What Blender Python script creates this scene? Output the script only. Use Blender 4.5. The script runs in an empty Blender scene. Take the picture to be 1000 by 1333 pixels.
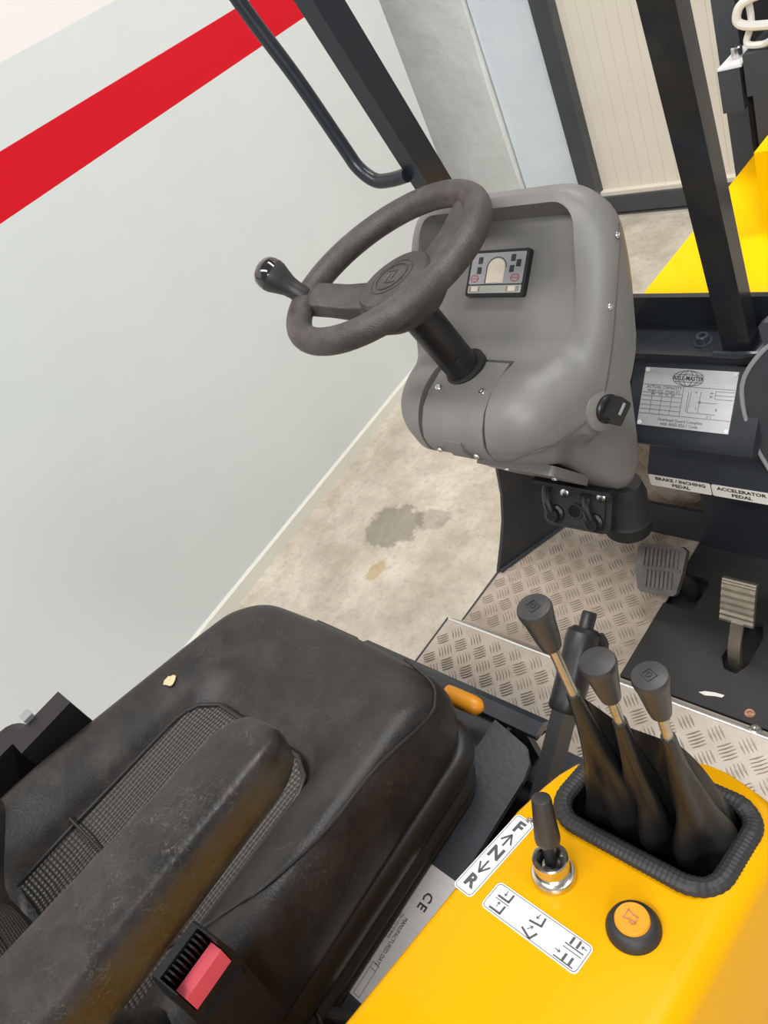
import bpy, bmesh, math, random
from mathutils import Vector as V, Matrix
from math import sin, cos, pi, radians, sqrt
random.seed(4)
SC = bpy.context.scene
COL = SC.collection

# ------------------------------------------------------------------ camera, world, lights, exposure
cam_d = bpy.data.cameras.new('camera'); cam = bpy.data.objects.new('camera', cam_d); COL.objects.link(cam)
cam_d.sensor_fit = 'HORIZONTAL'; cam_d.sensor_width = 36; cam_d.lens = 36.0
cam_d.clip_start = 0.02
cr = V((0.69326, 0.59336, -0.40904)); cd = V((0.18556, -0.69540, -0.69425)); cf = V((-0.69639, 0.40540, -0.59220))
cam.matrix_world = Matrix(((cr.x, -cd.x, -cf.x, 0), (cr.y, -cd.y, -cf.y, 0), (cr.z, -cd.z, -cf.z, 1.6), (0, 0, 0, 1)))
SC.camera = cam

w = bpy.data.worlds.new('World'); SC.world = w; w.use_nodes = True
bg = w.node_tree.nodes['Background']; bg.inputs[0].default_value = (0.97, 0.985, 1.0, 1); bg.inputs[1].default_value = 0.38

def area(name, loc, target, sx, sy, power, col=(1, 1, 1)):
    d = bpy.data.lights.new(name, 'AREA'); d.shape = 'RECTANGLE'; d.size = sx; d.size_y = sy; d.energy = power; d.color = col
    o = bpy.data.objects.new(name, d); COL.objects.link(o); o.location = loc
    o.rotation_euler = (V(target) - V(loc)).to_track_quat('-Z', 'Y').to_euler()
    return o
area('hall_lamp_front', (0.3, 2.2, 4.6), (-0.2, 2.2, 0), 0.6, 3.0, 140, (1, 0.985, 0.965))
area('hall_lamp_rear', (-0.6, -1.6, 4.4), (-0.7, 0.4, 0.8), 3.0, 0.6, 110, (1, 0.985, 0.965))
area('hall_window', (2.4, -3.0, 3.6), (-1.4, 1.0, 0.8), 2.2, 1.4, 170, (0.97, 0.99, 1))

SC.view_settings.view_transform = 'Standard'
SC.view_settings.look = 'None'
SC.view_settings.exposure = -0.10
SC.view_settings.gamma = 1.0
SC.view_settings.use_curve_mapping = False

# ------------------------------------------------------------------ materials
def mat(name, col, rough=0.5, metal=0.0, coat=0.0, col2=None, nscale=20, ncontrast=(0.35, 0.65), bump=0.0, bscale=200, spec=None, bdist=0.001, stretch=None, rough2=None, scuff=None):
    m = bpy.data.materials.new(name); m.use_nodes = True
    nt = m.node_tree; N = nt.nodes; L = nt.links; b = N['Principled BSDF']
    b.inputs['Base Color'].default_value = (*col, 1); b.inputs['Roughness'].default_value = rough
    b.inputs['Metallic'].default_value = metal; b.inputs['Coat Weight'].default_value = coat
    b.inputs['Coat Roughness'].default_value = 0.08
    if spec is not None: b.inputs['Specular IOR Level'].default_value = spec
    tc = N.new('ShaderNodeTexCoord'); src = tc.outputs['Object']
    if stretch:
        mp = N.new('ShaderNodeMapping'); mp.inputs['Scale'].default_value = stretch; L.new(src, mp.inputs[0]); src = mp.outputs[0]
    if col2 or rough2 is not None:
        n = N.new('ShaderNodeTexNoise'); n.inputs['Scale'].default_value = nscale; n.inputs['Detail'].default_value = 6
        n.inputs['Roughness'].default_value = 0.65
        L.new(src, n.inputs['Vector'])
        mr = N.new('ShaderNodeMapRange'); mr.inputs[1].default_value = ncontrast[0]; mr.inputs[2].default_value = ncontrast[1]
        L.new(n.outputs[0], mr.inputs[0])
        if col2:
            mx = N.new('ShaderNodeMix'); mx.data_type = 'RGBA'
            mx.inputs[6].default_value = (*col, 1); mx.inputs[7].default_value = (*col2, 1)
            L.new(mr.outputs[0], mx.inputs[0]); base = mx.outputs[2]
            if scuff:       # fine pale scratches: thin contour lines of a warped noise, broken up by a second one
                n3 = N.new('ShaderNodeTexNoise'); n3.inputs['Scale'].default_value = scuff[1]; n3.inputs['Detail'].default_value = 2; n3.inputs['Distortion'].default_value = 2.5
                L.new(src, n3.inputs['Vector'])
                d1 = N.new('ShaderNodeMath'); d1.operation = 'SUBTRACT'; d1.inputs[1].default_value = 0.5; L.new(n3.outputs[0], d1.inputs[0])
                d2 = N.new('ShaderNodeMath'); d2.operation = 'ABSOLUTE'; L.new(d1.outputs[0], d2.inputs[0])
                r3 = N.new('ShaderNodeMapRange'); r3.inputs[1].default_value = 0.0; r3.inputs[2].default_value = 0.02; r3.inputs[3].default_value = 1; r3.inputs[4].default_value = 0; L.new(d2.outputs[0], r3.inputs[0])
                n4 = N.new('ShaderNodeTexNoise'); n4.inputs['Scale'].default_value = scuff[1] * 0.6; n4.inputs['Detail'].default_value = 4; L.new(src, n4.inputs['Vector'])
                r4 = N.new('ShaderNodeMapRange'); r4.inputs[1].default_value = 0.48; r4.inputs[2].default_value = 0.68; r4.inputs[4].default_value = scuff[2]; L.new(n4.outputs[0], r4.inputs[0])
                d3 = N.new('ShaderNodeMath'); d3.operation = 'MULTIPLY'; L.new(r3.outputs[0], d3.inputs[0]); L.new(r4.outputs[0], d3.inputs[1])
                m3 = N.new('ShaderNodeMix'); m3.data_type = 'RGBA'; L.new(d3.outputs[0], m3.inputs[0]); L.new(base, m3.inputs[6]); m3.inputs[7].default_value = (*scuff[0], 1); base = m3.outputs[2]
            L.new(base, b.inputs['Base Color'])
        if rough2 is not None:
            m2 = N.new('ShaderNodeMapRange'); m2.inputs[3].default_value = rough; m2.inputs[4].default_value = rough2
            L.new(mr.outputs[0], m2.inputs[0]); L.new(m2.outputs[0], b.inputs['Roughness'])
    if bump > 0:
        n2 = N.new('ShaderNodeTexNoise'); n2.inputs['Scale'].default_value = bscale; n2.inputs['Detail'].default_value = 3
        L.new(src, n2.inputs['Vector'])
        bp = N.new('ShaderNodeBump'); bp.inputs['Strength'].default_value = bump; bp.inputs['Distance'].default_value = bdist
        L.new(n2.outputs[0], bp.inputs['Height']); L.new(bp.outputs[0], b.inputs['Normal'])
    return m

M = {}
M['wall_grey'] = mat('wall_grey', (0.615, 0.66, 0.66), 0.45, col2=(0.635, 0.675, 0.67), nscale=2.5, bump=0.15, bscale=9, bdist=0.006)
M['wall_white'] = mat('wall_white', (0.78, 0.755, 0.735), 0.6, bump=0.15, bscale=9, bdist=0.006)
M['wall_red'] = mat('wall_red', (0.60, 0.004, 0.016), 0.6, spec=0.2, bump=0.15, bscale=9, bdist=0.006)
M['concrete_wall'] = mat('concrete_wall', (0.70, 0.72, 0.69), 0.7, col2=(0.78, 0.79, 0.76), nscale=5, bump=0.5, bscale=7, bdist=0.02)
M['panel_wall'] = mat('panel_wall', (0.72, 0.79, 0.84), 0.6, col2=(0.78, 0.84, 0.88), nscale=6, bump=0.25, bscale=12, bdist=0.01)
M['trim_cream'] = mat('trim_cream', (0.70, 0.69, 0.63), 0.5)
M['door_beige'] = mat('door_beige', (0.72, 0.66, 0.56), 0.5, col2=(0.78, 0.72, 0.62), nscale=4)
M['frame_grey'] = mat('frame_grey', (0.045, 0.05, 0.056), 0.5, col2=(0.06, 0.064, 0.07), nscale=8)
M['dark_paint'] = mat('dark_paint', (0.017, 0.020, 0.025), 0.28, coat=0.15, spec=0.35, bump=0.12, bscale=130, bdist=0.002, rough2=0.42, nscale=25)
M['dark_paint_light'] = mat('dark_paint_light', (0.034, 0.039, 0.047), 0.33, coat=0.15, spec=0.4, bump=0.12, bscale=110, bdist=0.002, col2=(0.03, 0.034, 0.04), nscale=30)
M['mast_grey'] = mat('mast_grey', (0.05, 0.056, 0.064), 0.4)
M['matte_black'] = mat('matte_black', (0.012, 0.012, 0.012), 0.6)
M['black_plate'] = mat('black_plate', (0.016, 0.016, 0.017), 0.5, col2=(0.028, 0.026, 0.024), nscale=14, bump=0.06, bscale=60)
M['black_plastic'] = mat('black_plastic', (0.014, 0.014, 0.015), 0.35, spec=0.4, bump=0.1, bscale=500)
M['gloss_black'] = mat('gloss_black', (0.006, 0.006, 0.006), 0.08, coat=1.0)
M['knob_plastic'] = mat('knob_plastic', (0.030, 0.029, 0.029), 0.42, bump=0.15, bscale=700)
M['wheel_plastic'] = mat('wheel_plastic', (0.045, 0.040, 0.037), 0.48, col2=(0.085, 0.076, 0.070), nscale=30, ncontrast=(0.45, 0.75), bump=0.45, bscale=420, bdist=0.002)
M['grey_shell'] = mat('grey_shell', (0.165, 0.160, 0.152), 0.45, col2=(0.188, 0.181, 0.171), nscale=12, bump=0.2, bscale=500, bdist=0.0008)
M['grey_dash'] = mat('grey_dash', (0.125, 0.122, 0.118), 0.55, bump=0.2, bscale=500, bdist=0.0008)
M['yellow'] = mat('yellow', (0.76, 0.365, 0.0002), 0.30, coat=0.10, spec=0.10, bump=0.10, bscale=35, bdist=0.002)
M['cover_yellow_lit'] = mat('cover_yellow_lit', (0.93, 0.52, 0.0003), 0.35, coat=0.08, spec=0.1, bump=0.10, bscale=35, bdist=0.002)  # brighter copy of the console yellow, light from above put into the colour
M['orange'] = mat('orange', (0.83, 0.32, 0.015), 0.4)
M['red_button'] = mat('red_button', (0.85, 0.11, 0.15), 0.4)
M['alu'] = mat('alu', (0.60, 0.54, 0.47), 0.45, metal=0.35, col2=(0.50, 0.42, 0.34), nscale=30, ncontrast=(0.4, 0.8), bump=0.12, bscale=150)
M['alu_dirty_shaded'] = mat('alu_dirty_shaded', (0.47, 0.40, 0.33), 0.5, metal=0.3, col2=(0.36, 0.29, 0.225), nscale=16, ncontrast=(0.38, 0.7), bump=0.12, bscale=150)  # footwell dirt, with the shade under the dashboard also in the colour
M['post_paint'] = mat('post_paint', (0.015, 0.017, 0.021), 0.16, spec=0.5, col2=(0.030, 0.026, 0.017), nscale=12, ncontrast=(0.45, 0.7), bump=0.04, bscale=160, bdist=0.001)
M['alu_edge'] = mat('alu_edge', (0.78, 0.77, 0.74), 0.28, metal=0.85)
M['alu_bar_shaded'] = mat('alu_bar_shaded', (0.47, 0.415, 0.345), 0.3, metal=0.6)  # darker than the plate: shading on the rib sides put into the colour
M['steel'] = mat('steel', (0.66, 0.64, 0.60), 0.22, metal=1.0)
M['worn_steel'] = mat('worn_steel', (0.42, 0.37, 0.30), 0.33, metal=0.9, col2=(0.55, 0.50, 0.42), nscale=40)
M['label_steel'] = mat('label_steel', (0.62, 0.62, 0.63), 0.42, metal=0.45, stretch=(1, 60, 1), col2=(0.56, 0.56, 0.57), nscale=9)
M['ink'] = mat('ink', (0.02, 0.02, 0.022), 0.5)
M['ink_grey'] = mat('ink_grey', (0.075, 0.075, 0.08), 0.5)
M['sticker'] = mat('sticker', (0.80, 0.80, 0.81), 0.35)
M['label_cream'] = mat('label_cream', (0.74, 0.72, 0.66), 0.5)
M['gaiter'] = mat('gaiter', (0.010, 0.0095, 0.009), 0.4, bump=0.25, bscale=60, bdist=0.003)
M['rubber'] = mat('rubber', (0.020, 0.020, 0.021), 0.55)
M['pedal_rubber'] = mat('pedal_rubber', (0.06, 0.055, 0.05), 0.6, col2=(0.10, 0.09, 0.08), nscale=40)
M['rust'] = mat('rust', (0.30, 0.10, 0.035), 0.7, col2=(0.5, 0.3, 0.2), nscale=200)
M['foam'] = mat('foam', (0.70, 0.50, 0.30), 0.9)
M['lcd'] = mat('lcd', (0.66, 0.58, 0.47), 0.3)
M['gauge_grey'] = mat('gauge_grey', (0.30, 0.30, 0.31), 0.4)
M['gauge_strip'] = mat('gauge_strip', (0.36, 0.37, 0.32), 0.4)
M['leather'] = mat('leather', (0.0145, 0.0132, 0.0125), 0.40, spec=0.4, col2=(0.040, 0.034, 0.030), nscale=18, ncontrast=(0.40, 0.75), bump=0.30, bscale=330, bdist=0.0015, rough2=0.52, scuff=((0.10, 0.088, 0.078), 38, 0.5))
M['leather_side'] = mat('leather_side', (0.018, 0.017, 0.0165), 0.45, bump=0.2, bscale=330, bdist=0.001)
M['armrest'] = mat('armrest', (0.014, 0.013, 0.0125), 0.33, spec=0.4, col2=(0.045, 0.04, 0.036), nscale=26, ncontrast=(0.42, 0.8), bump=0.35, bscale=120, bdist=0.002, rough2=0.5, scuff=((0.13, 0.115, 0.10), 60, 0.7))

def weave_material():
    m = bpy.data.materials.new('perforated_fabric'); m.use_nodes = True
    nt = m.node_tree; N = nt.nodes; L = nt.links; b = N['Principled BSDF']
    tc = N.new('ShaderNodeTexCoord'); sp = N.new('ShaderNodeSeparateXYZ'); L.new(tc.outputs['UV'], sp.inputs[0])
    def mth(op, a, bb=None):
        n = N.new('ShaderNodeMath'); n.operation = op
        for i, v in enumerate((a, bb)):
            if v is None: continue
            if isinstance(v, (int, float)): n.inputs[i].default_value = v
            else: L.new(v, n.inputs[i])
        return n.outputs[0]
    k = 2 * pi / 0.0125
    a = mth('SINE', mth('MULTIPLY', mth('ADD', sp.outputs[0], sp.outputs[1]), k))
    c = mth('SINE', mth('MULTIPLY', mth('SUBTRACT', sp.outputs[0], sp.outputs[1]), k))
    h = mth('MULTIPLY', mth('ADD', mth('MULTIPLY', a, c), 1.0), 0.5)
    mx = N.new('ShaderNodeMix'); mx.data_type = 'RGBA'
    mx.inputs[6].default_value = (0.022, 0.021, 0.020, 1); mx.inputs[7].default_value = (0.075, 0.068, 0.062, 1)
    L.new(h, mx.inputs[0]); L.new(mx.outputs[2], b.inputs['Base Color'])
    bp = N.new('ShaderNodeBump'); bp.inputs['Strength'].default_value = 0.9; bp.inputs['Distance'].default_value = 0.0025
    L.new(h, bp.inputs['Height']); L.new(bp.outputs[0], b.inputs['Normal'])
    b.inputs['Roughness'].default_value = 0.4
    return m
M['weave'] = weave_material()

def floor_material():
    m = bpy.data.materials.new('concrete_floor'); m.use_nodes = True
    nt = m.node_tree; N = nt.nodes; L = nt.links; b = N['Principled BSDF']
    tc = N.new('ShaderNodeTexCoord')
    def noise(s, d=8, st=None):
        n = N.new('ShaderNodeTexNoise'); n.inputs['Scale'].default_value = s; n.inputs['Detail'].default_value = d; n.inputs['Roughness'].default_value = 0.7
        src = tc.outputs['Object']
        if st:
            mp = N.new('ShaderNodeMapping'); mp.inputs['Scale'].default_value = st; L.new(src, mp.inputs[0]); src = mp.outputs[0]
        L.new(src, n.inputs['Vector']); return n.outputs[0]
    def mr(o, a, c, lo=0, hi=1):
        n = N.new('ShaderNodeMapRange'); n.inputs[1].default_value = a; n.inputs[2].default_value = c; n.inputs[3].default_value = lo; n.inputs[4].default_value = hi
        L.new(o, n.inputs[0]); return n.outputs[0]
    def mix(f, a, c):
        n = N.new('ShaderNodeMix'); n.data_type = 'RGBA'; L.new(f, n.inputs[0])
        for i, v in ((6, a), (7, c)):
            if isinstance(v, tuple): n.inputs[i].default_value = (*v, 1)
            else: L.new(v, n.inputs[i])
        return n.outputs[2]
    c = mix(mr(noise(5), 0.38, 0.66), (0.43, 0.375, 0.30), (0.66, 0.60, 0.50))
    c = mix(mr(noise(42), 0.52, 0.72, 0, 0.6), c, (0.30, 0.26, 0.21))
    c = mix(mr(noise(4, 5, (5.0, 0.8, 1)), 0.55, 0.72, 0, 0.35), c, (0.36, 0.31, 0.26))
    # oil stain with ragged edge and a small ochre spot
    def blob(x, y, sx, sy, hard):
        mp = N.new('ShaderNodeMapping'); mp.inputs['Location'].default_value = (-x / sx, -y / sy, 0); mp.inputs['Scale'].default_value = (1 / sx, 1 / sy, 0)
        L.new(tc.outputs['Object'], mp.inputs[0])
        ln = N.new('ShaderNodeVectorMath'); ln.operation = 'LENGTH'; L.new(mp.outputs[0], ln.inputs[0])
        ad = N.new('ShaderNodeMath'); ad.operation = 'MULTIPLY_ADD'; L.new(noise(16, 4), ad.inputs[0]); ad.inputs[1].default_value = 1.5; L.new(ln.outputs['Value'], ad.inputs[2])
        return mr(ad.outputs[0], 1.65, 1.65 + hard, 1, 0)
    c = mix(mr(blob(-1.80, 1.045, 0.11, 0.10, 0.18), 0, 1, 0, 0.62), c, (0.18, 0.155, 0.13))
    c = mix(mr(blob(-1.67, 1.12, 0.06, 0.05, 0.2), 0, 1, 0, 0.45), c, (0.20, 0.17, 0.14))
    c = mix(mr(blob(-1.72, 0.865, 0.028, 0.045, 0.3), 0, 1, 0, 0.6), c, (0.42, 0.28, 0.09))
    L.new(c, b.inputs['Base Color']); b.inputs['Roughness'].default_value = 0.6
    bp = N.new('ShaderNodeBump'); bp.inputs['Strength'].default_value = 0.25; bp.inputs['Distance'].default_value = 0.004
    L.new(noise(60), bp.inputs['Height']); L.new(bp.outputs[0], b.inputs['Normal'])
    return m
M['floor'] = floor_material()

# ------------------------------------------------------------------ object helpers
def root_loc(p):
    return V(p['_root']) if p is not None and '_root' in p else V((0, 0, 0))
def tag(o, label=None, cat=None, group=None, kind=None):
    if label: o['label'] = label
    if cat: o['category'] = cat
    if group: o['group'] = group
    if kind: o['kind'] = kind
    return o
def thing(name, loc, label, cat, group=None):
    o = bpy.data.objects.new(name, None); o.empty_display_size = 0.05; COL.objects.link(o); o.location = loc; o['_root'] = list(loc)
    return tag(o, label, cat, group)
def fin(me, smooth=35):
    if smooth:
        for p in me.polygons: p.use_smooth = True
        try: me.set_sharp_from_angle(angle=radians(smooth))
        except Exception: pass
def obj(name, bm, m, parent=None, label=None, kind=None, smooth=35, subsurf=0, loc=None, recalc=True):
    if recalc: bmesh.ops.recalc_face_normals(bm, faces=bm.faces)
    L0 = root_loc(parent) if parent is not None else (V(loc) if loc is not None else V((0, 0, 0)))
    for v in bm.verts: v.co -= L0
    me = bpy.data.meshes.new(name); bm.to_mesh(me); bm.free()
    if isinstance(m, (list, tuple)):
        for x in m: me.materials.append(x)
    else: me.materials.append(m)
    fin(me, smooth)
    o = bpy.data.objects.new(name, me); COL.objects.link(o)
    if parent is not None:
        o.parent = parent; o['_root'] = list(L0)
    elif loc is not None: o.location = loc
    if subsurf:
        s = o.modifiers.new('subsurf', 'SUBSURF'); s.levels = subsurf; s.render_levels = subsurf
    if label: o['label'] = label
    if kind: o['kind'] = kind
    return o
def struct(name, bm, m, **k):
    return obj(name, bm, m, kind='structure', **k)
def NB(): return bmesh.new()
def bevel(bm, w, seg=2, ang=30):
    es = [e for e in bm.edges if len(e.link_faces) == 2 and e.calc_face_angle(0) > radians(ang)]
    if es: bmesh.ops.bevel(bm, geom=es, offset=w, segments=seg, profile=0.5, affect='EDGES', clamp_overlap=True)
    return bm
def box(bm, x0, x1, y0, y1, z0, z1, mtx=None):
    vs = [bm.verts.new(V(c) if mtx is None else mtx @ V(c)) for c in ((x0, y0, z0), (x1, y0, z0), (x1, y1, z0), (x0, y1, z0), (x0, y0, z1), (x1, y0, z1), (x1, y1, z1), (x0, y1, z1))]
    for f in ((0, 3, 2, 1), (4, 5, 6, 7), (0, 1, 5, 4), (1, 2, 6, 5), (2, 3, 7, 6), (3, 0, 4, 7)): bm.faces.new([vs[i] for i in f])
    return bm
def frame(o, x, y):
    """matrix with origin o, x axis and (approximate) y axis"""
    x = V(x).normalized(); y = V(y); z = x.cross(y).normalized(); y = z.cross(x)
    return Matrix(((x.x, y.x, z.x, o[0]), (x.y, y.y, z.y, o[1]), (x.z, y.z, z.z, o[2]), (0, 0, 0, 1)))
def axis_frame(o, z):
    z = V(z).normalized(); x = V((1, 0, 0)) if abs(z.x) < 0.9 else V((0, 1, 0)); y = z.cross(x).normalized(); x = y.cross(z)
    return Matrix(((x.x, y.x, z.x, o[0]), (x.y, y.y, z.y, o[1]), (x.z, y.z, z.z, o[2]), (0, 0, 0, 1)))
def loft(bm, rings, cap0=True, cap1=True, closed=True, loop=False):
    R = [[bm.verts.new(V(p)) for p in r] for r in rings]; n = len(R[0])
    pairs = list(zip(R[:-1], R[1:])) + ([(R[-1], R[0])] if loop else [])
    for a, b in pairs:
        for i in range(n if closed else n - 1):
            j = (i + 1) % n
            bm.faces.new((a[i], a[j], b[j], b[i]))
    if cap0 and not loop: bm.faces.new(list(reversed(R[0])))
    if cap1 and not loop: bm.faces.new(R[-1])
    return bm
def lathe(bm, prof, mtx, seg=24, cap0=True, cap1=True):
    rings = [[mtx @ V((r * cos(2 * pi * k / seg), r * sin(2 * pi * k / seg), h)) for k in range(seg)] for r, h in prof]
    return loft(bm, rings, cap0, cap1)
def cyl(bm, p0, p1, r0, r1=None, seg=16):
    p0, p1 = V(p0), V(p1); m = axis_frame(p0, p1 - p0)
    return lathe(bm, [(r0, 0), (r0 if r1 is None else r1, (p1 - p0).length)], m, seg)
def smooth_path(pts, sub=6, closed=False):
    P = [V(p) for p in pts]; n = len(P); out = []
    for i in range(n if closed else n - 1):
        p0 = P[(i - 1) % n] if closed or i > 0 else P[i]; p1 = P[i]; p2 = P[(i + 1) % n]; p3 = P[(i + 2) % n] if closed or i + 2 < n else P[i + 1]
        for k in range(sub):
            t = k / sub
            out.append(0.5 * ((2 * p1) + (-p0 + p2) * t + (2 * p0 - 5 * p1 + 4 * p2 - p3) * t * t + (-p0 + 3 * p1 - 3 * p2 + p3) * t ** 3))
    if not closed: out.append(P[-1])
    return out
def tube(bm, pts, r, seg=10, closed=False, flat=1.0, up=None):
    P = [V(p) for p in pts]; n = len(P); rings = []; prev = None
    for i, p in enumerate(P):
        t = (P[(i + 1) % n] - P[(i - 1) % n]) if closed else (P[min(i + 1, n - 1)] - P[max(i - 1, 0)])
        t.normalize()
        if up is not None: x = V(up).cross(t).normalized()
        elif prev is None:
            a = V((0, 0, 1)) if abs(t.z) < 0.9 else V((1, 0, 0)); x = a.cross(t).normalized()
        else: x = (prev - t * prev.dot(t)).normalized()
        prev = x; y = t.cross(x)
        rr = r[i] if isinstance(r, (list, tuple)) else r
        rings.append([p + x * rr * cos(2 * pi * k / seg) + y * rr * flat * sin(2 * pi * k / seg) for k in range(seg)])
    return loft(bm, rings, loop=closed)
def prism(bm, poly, mtx, h0, h1):
    return loft(bm, [[mtx @ V((x, y, h0)) for x, y in poly], [mtx @ V((x, y, h1)) for x, y in poly]])
def rrect(x0, x1, y0, y1, r, n=5):
    out = []
    for cx, cy, a in ((x1 - r, y1 - r, 0), (x0 + r, y1 - r, 90), (x0 + r, y0 + r, 180), (x1 - r, y0 + r, 270)):
        for k in range(n + 1):
            t = radians(a + 90 * k / n); out.append((cx + r * cos(t), cy + r * sin(t)))
    return out
XW = Matrix(((0, 0, 1, 0), (1, 0, 0, 0), (0, 1, 0, 0), (0, 0, 0, 1)))   # prism profile (y,z) extruded along world x
def xprism(bm, prof, x0, x1): return prism(bm, prof, XW, x0, x1)
YW = Matrix(((1, 0, 0, 0), (0, 0, 1, 0), (0, 1, 0, 0), (0, 0, 0, 1)))   # profile (x,z) extruded along world y
def yprism(bm, prof, y0, y1): return prism(bm, prof, YW, y0, y1)
ID4 = Matrix.Identity(4)
def interp(xs, ys, x):
    n = len(xs)
    if x <= xs[0]: return ys[0]
    if x >= xs[-1]: return ys[-1]
    i = max(k for k in range(n - 1) if xs[k] <= x)
    def sl(k):
        if k == 0 or k == n - 1: return 0.0 if False else ((ys[1] - ys[0]) / (xs[1] - xs[0]) if k == 0 else (ys[-1] - ys[-2]) / (xs[-1] - xs[-2]))
        a = (ys[k] - ys[k - 1]) / (xs[k] - xs[k - 1]); b = (ys[k + 1] - ys[k]) / (xs[k + 1] - xs[k])
        return 0.0 if a * b <= 0 else 2 * a * b / (a + b)
    h = xs[i + 1] - xs[i]; t = (x - xs[i]) / h
    return (2 * t**3 - 3 * t**2 + 1) * ys[i] + (t**3 - 2 * t**2 + t) * h * sl(i) + (-2 * t**3 + 3 * t**2) * ys[i + 1] + (t**3 - t**2) * h * sl(i + 1)
def cut(o, bms):
    """subtract each bmesh (closed) from object o, then drop the cutters"""
    L0 = V(o['_root']) if '_root' in o else V(o.location)
    for b in bms:
        bmesh.ops.recalc_face_normals(b, faces=b.faces)
        for v in b.verts: v.co -= L0
        me = bpy.data.meshes.new('cutter'); b.to_mesh(me); b.free()
        c = bpy.data.objects.new('cutter', me); COL.objects.link(c)
        if o.parent: c.parent = o.parent
        md = o.modifiers.new('cut', 'BOOLEAN'); md.operation = 'DIFFERENCE'; md.solver = 'EXACT'; md.object = c
        bpy.context.view_layer.update()
        new = bpy.data.meshes.new_from_object(o.evaluated_get(bpy.context.evaluated_depsgraph_get()))
        o.modifiers.clear(); o.data = new
        bpy.data.objects.remove(c); fin(new)
def text(name, s, size, mtx, m, parent, align='CENTER', xs=1.0, label=None, ext=0.0003, bold=0.0):
    cu = bpy.data.curves.new('t', 'FONT'); cu.body = s; cu.size = size; cu.align_x = align; cu.align_y = 'CENTER'; cu.extrude = ext; cu.resolution_u = 2; cu.offset = bold
    t = bpy.data.objects.new('t', cu); COL.objects.link(t); bpy.context.view_layer.update()
    me = bpy.data.meshes.new_from_object(t.evaluated_get(bpy.context.evaluated_depsgraph_get()))
    bpy.data.objects.remove(t); bpy.data.curves.remove(cu)
    L0 = root_loc(parent)
    for v in me.vertices: v.co = (mtx @ V((v.co.x * xs, v.co.y, v.co.z))) - L0
    me.materials.clear(); me.materials.append(m); me.name = name
    o = bpy.data.objects.new(name, me); COL.objects.link(o)
    if parent is not None: o.parent = parent; o['_root'] = list(L0)
    if label: o['label'] = label
    return o
def strokes(name, segs, wd, mtx, m, parent, h=0.0004):
    """flat printed line work: list of polylines in the plane of mtx"""
    bm = NB()
    for pl in segs:
        for (a, b) in zip(pl[:-1], pl[1:]):
            a, b = V((*a, 0)), V((*b, 0)); d = (b - a)
            if d.length < 1e-7: continue
            d.normalize(); nrm = V((-d.y, d.x, 0)) * wd / 2; a2 = a - d * wd * 0.3; b2 = b + d * wd * 0.3
            q = [a2 - nrm, b2 - nrm, b2 + nrm, a2 + nrm]
            loft(bm, [[mtx @ p for p in q], [mtx @ (p + V((0, 0, h))) for p in q]])
    return obj(name, bm, m, parent, smooth=0)
def screw(parent, p, n, r=0.004, m=None, h=0.002, name='screw', slot=True):
    bm = NB(); f = axis_frame(p, n)
    lathe(bm, [(r, 0), (r, h * 0.6), (r * 0.8, h), (r * 0.45, h), (r * 0.4, h * 0.5)], f, 12)
    return obj(name, bm, m or M['steel'], parent)
exec_parts = []
# ------------------------------------------------------------------ SETTING
struct('floor', box(NB(), -4.5, 4.0, -3.5, 5.0, -0.05, 0.0), M['floor'], smooth=0)

# left wall (painted in bands), its run is nearly parallel to the truck
WO = V((-2.166, 0.581, 0)); WD = V((-0.1004, 0.995, 0)).normalized(); WN = V((WD.y, -WD.x, 0))
def wp(s, z, out=0.0): return WO + WD * s + WN * out + V((0, 0, z))
def line(a, b, s): return a[1] + (b[1] - a[1]) * (s - a[0]) / (b[0] - a[0])
def wall_left():
    bm = NB(); s0, s1 = -3.2, 1.90
    rows = [(0.0, 0.0)]
    for a, b in (((0.143, 1.350), (1.277, 1.335)), ((0.265, 1.480), (1.256, 1.460)), ((0.408, 1.635), (0.825, 1.628))):
        rows.append((line(a, b, s0), line(a, b, s1)))
    rows.append((3.6, 3.6))
    for i, mi in enumerate((0, 1, 0, 2)):
        (a0, a1), (b0, b1) = rows[i], rows[i + 1]
        f = bm.faces.new([bm.verts.new(p) for p in (wp(s0, a0), wp(s1, a1), wp(s1, b1), wp(s0, b0))]); f.material_index = mi
    q = [wp(s0, 0, -0.12), wp(s1, 0, -0.12), wp(s1, 3.6, -0.12), wp(s0, 3.6, -0.12)]
    bm.faces.new([bm.verts.new(p) for p in reversed(q)])
    bm.faces.new([bm.verts.new(p) for p in (wp(s1, 0), wp(s1, 0, -0.12), wp(s1, 3.6, -0.12), wp(s1, 3.6))])
    struct('wall_left', bm, [M['wall_grey'], M['wall_red'], M['wall_white']], smooth=0, recalc=False)
wall_left()
bm = NB()
loft(bm, [[wp(s, 0.0, 0.0), wp(s, 0.0, 0.012), wp(s, z, 0.012), wp(s, z + 0.006, 0.006), wp(s, z + 0.006, 0.0)] for s, z in ((-3.2, 0.075), (1.90, 0.038))])
struct('baseboard_left', bm, M['trim_cream'], smooth=0)
bm = NB(); mt = frame(wp(1.90, 0, 0), WD, WN)
box(bm, -0.012, 0.055, -0.10, 0.016, 0.0, 3.6, mt); bevel(bm, 0.006)
struct('trim_1', bm, M['trim_cream'])

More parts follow.
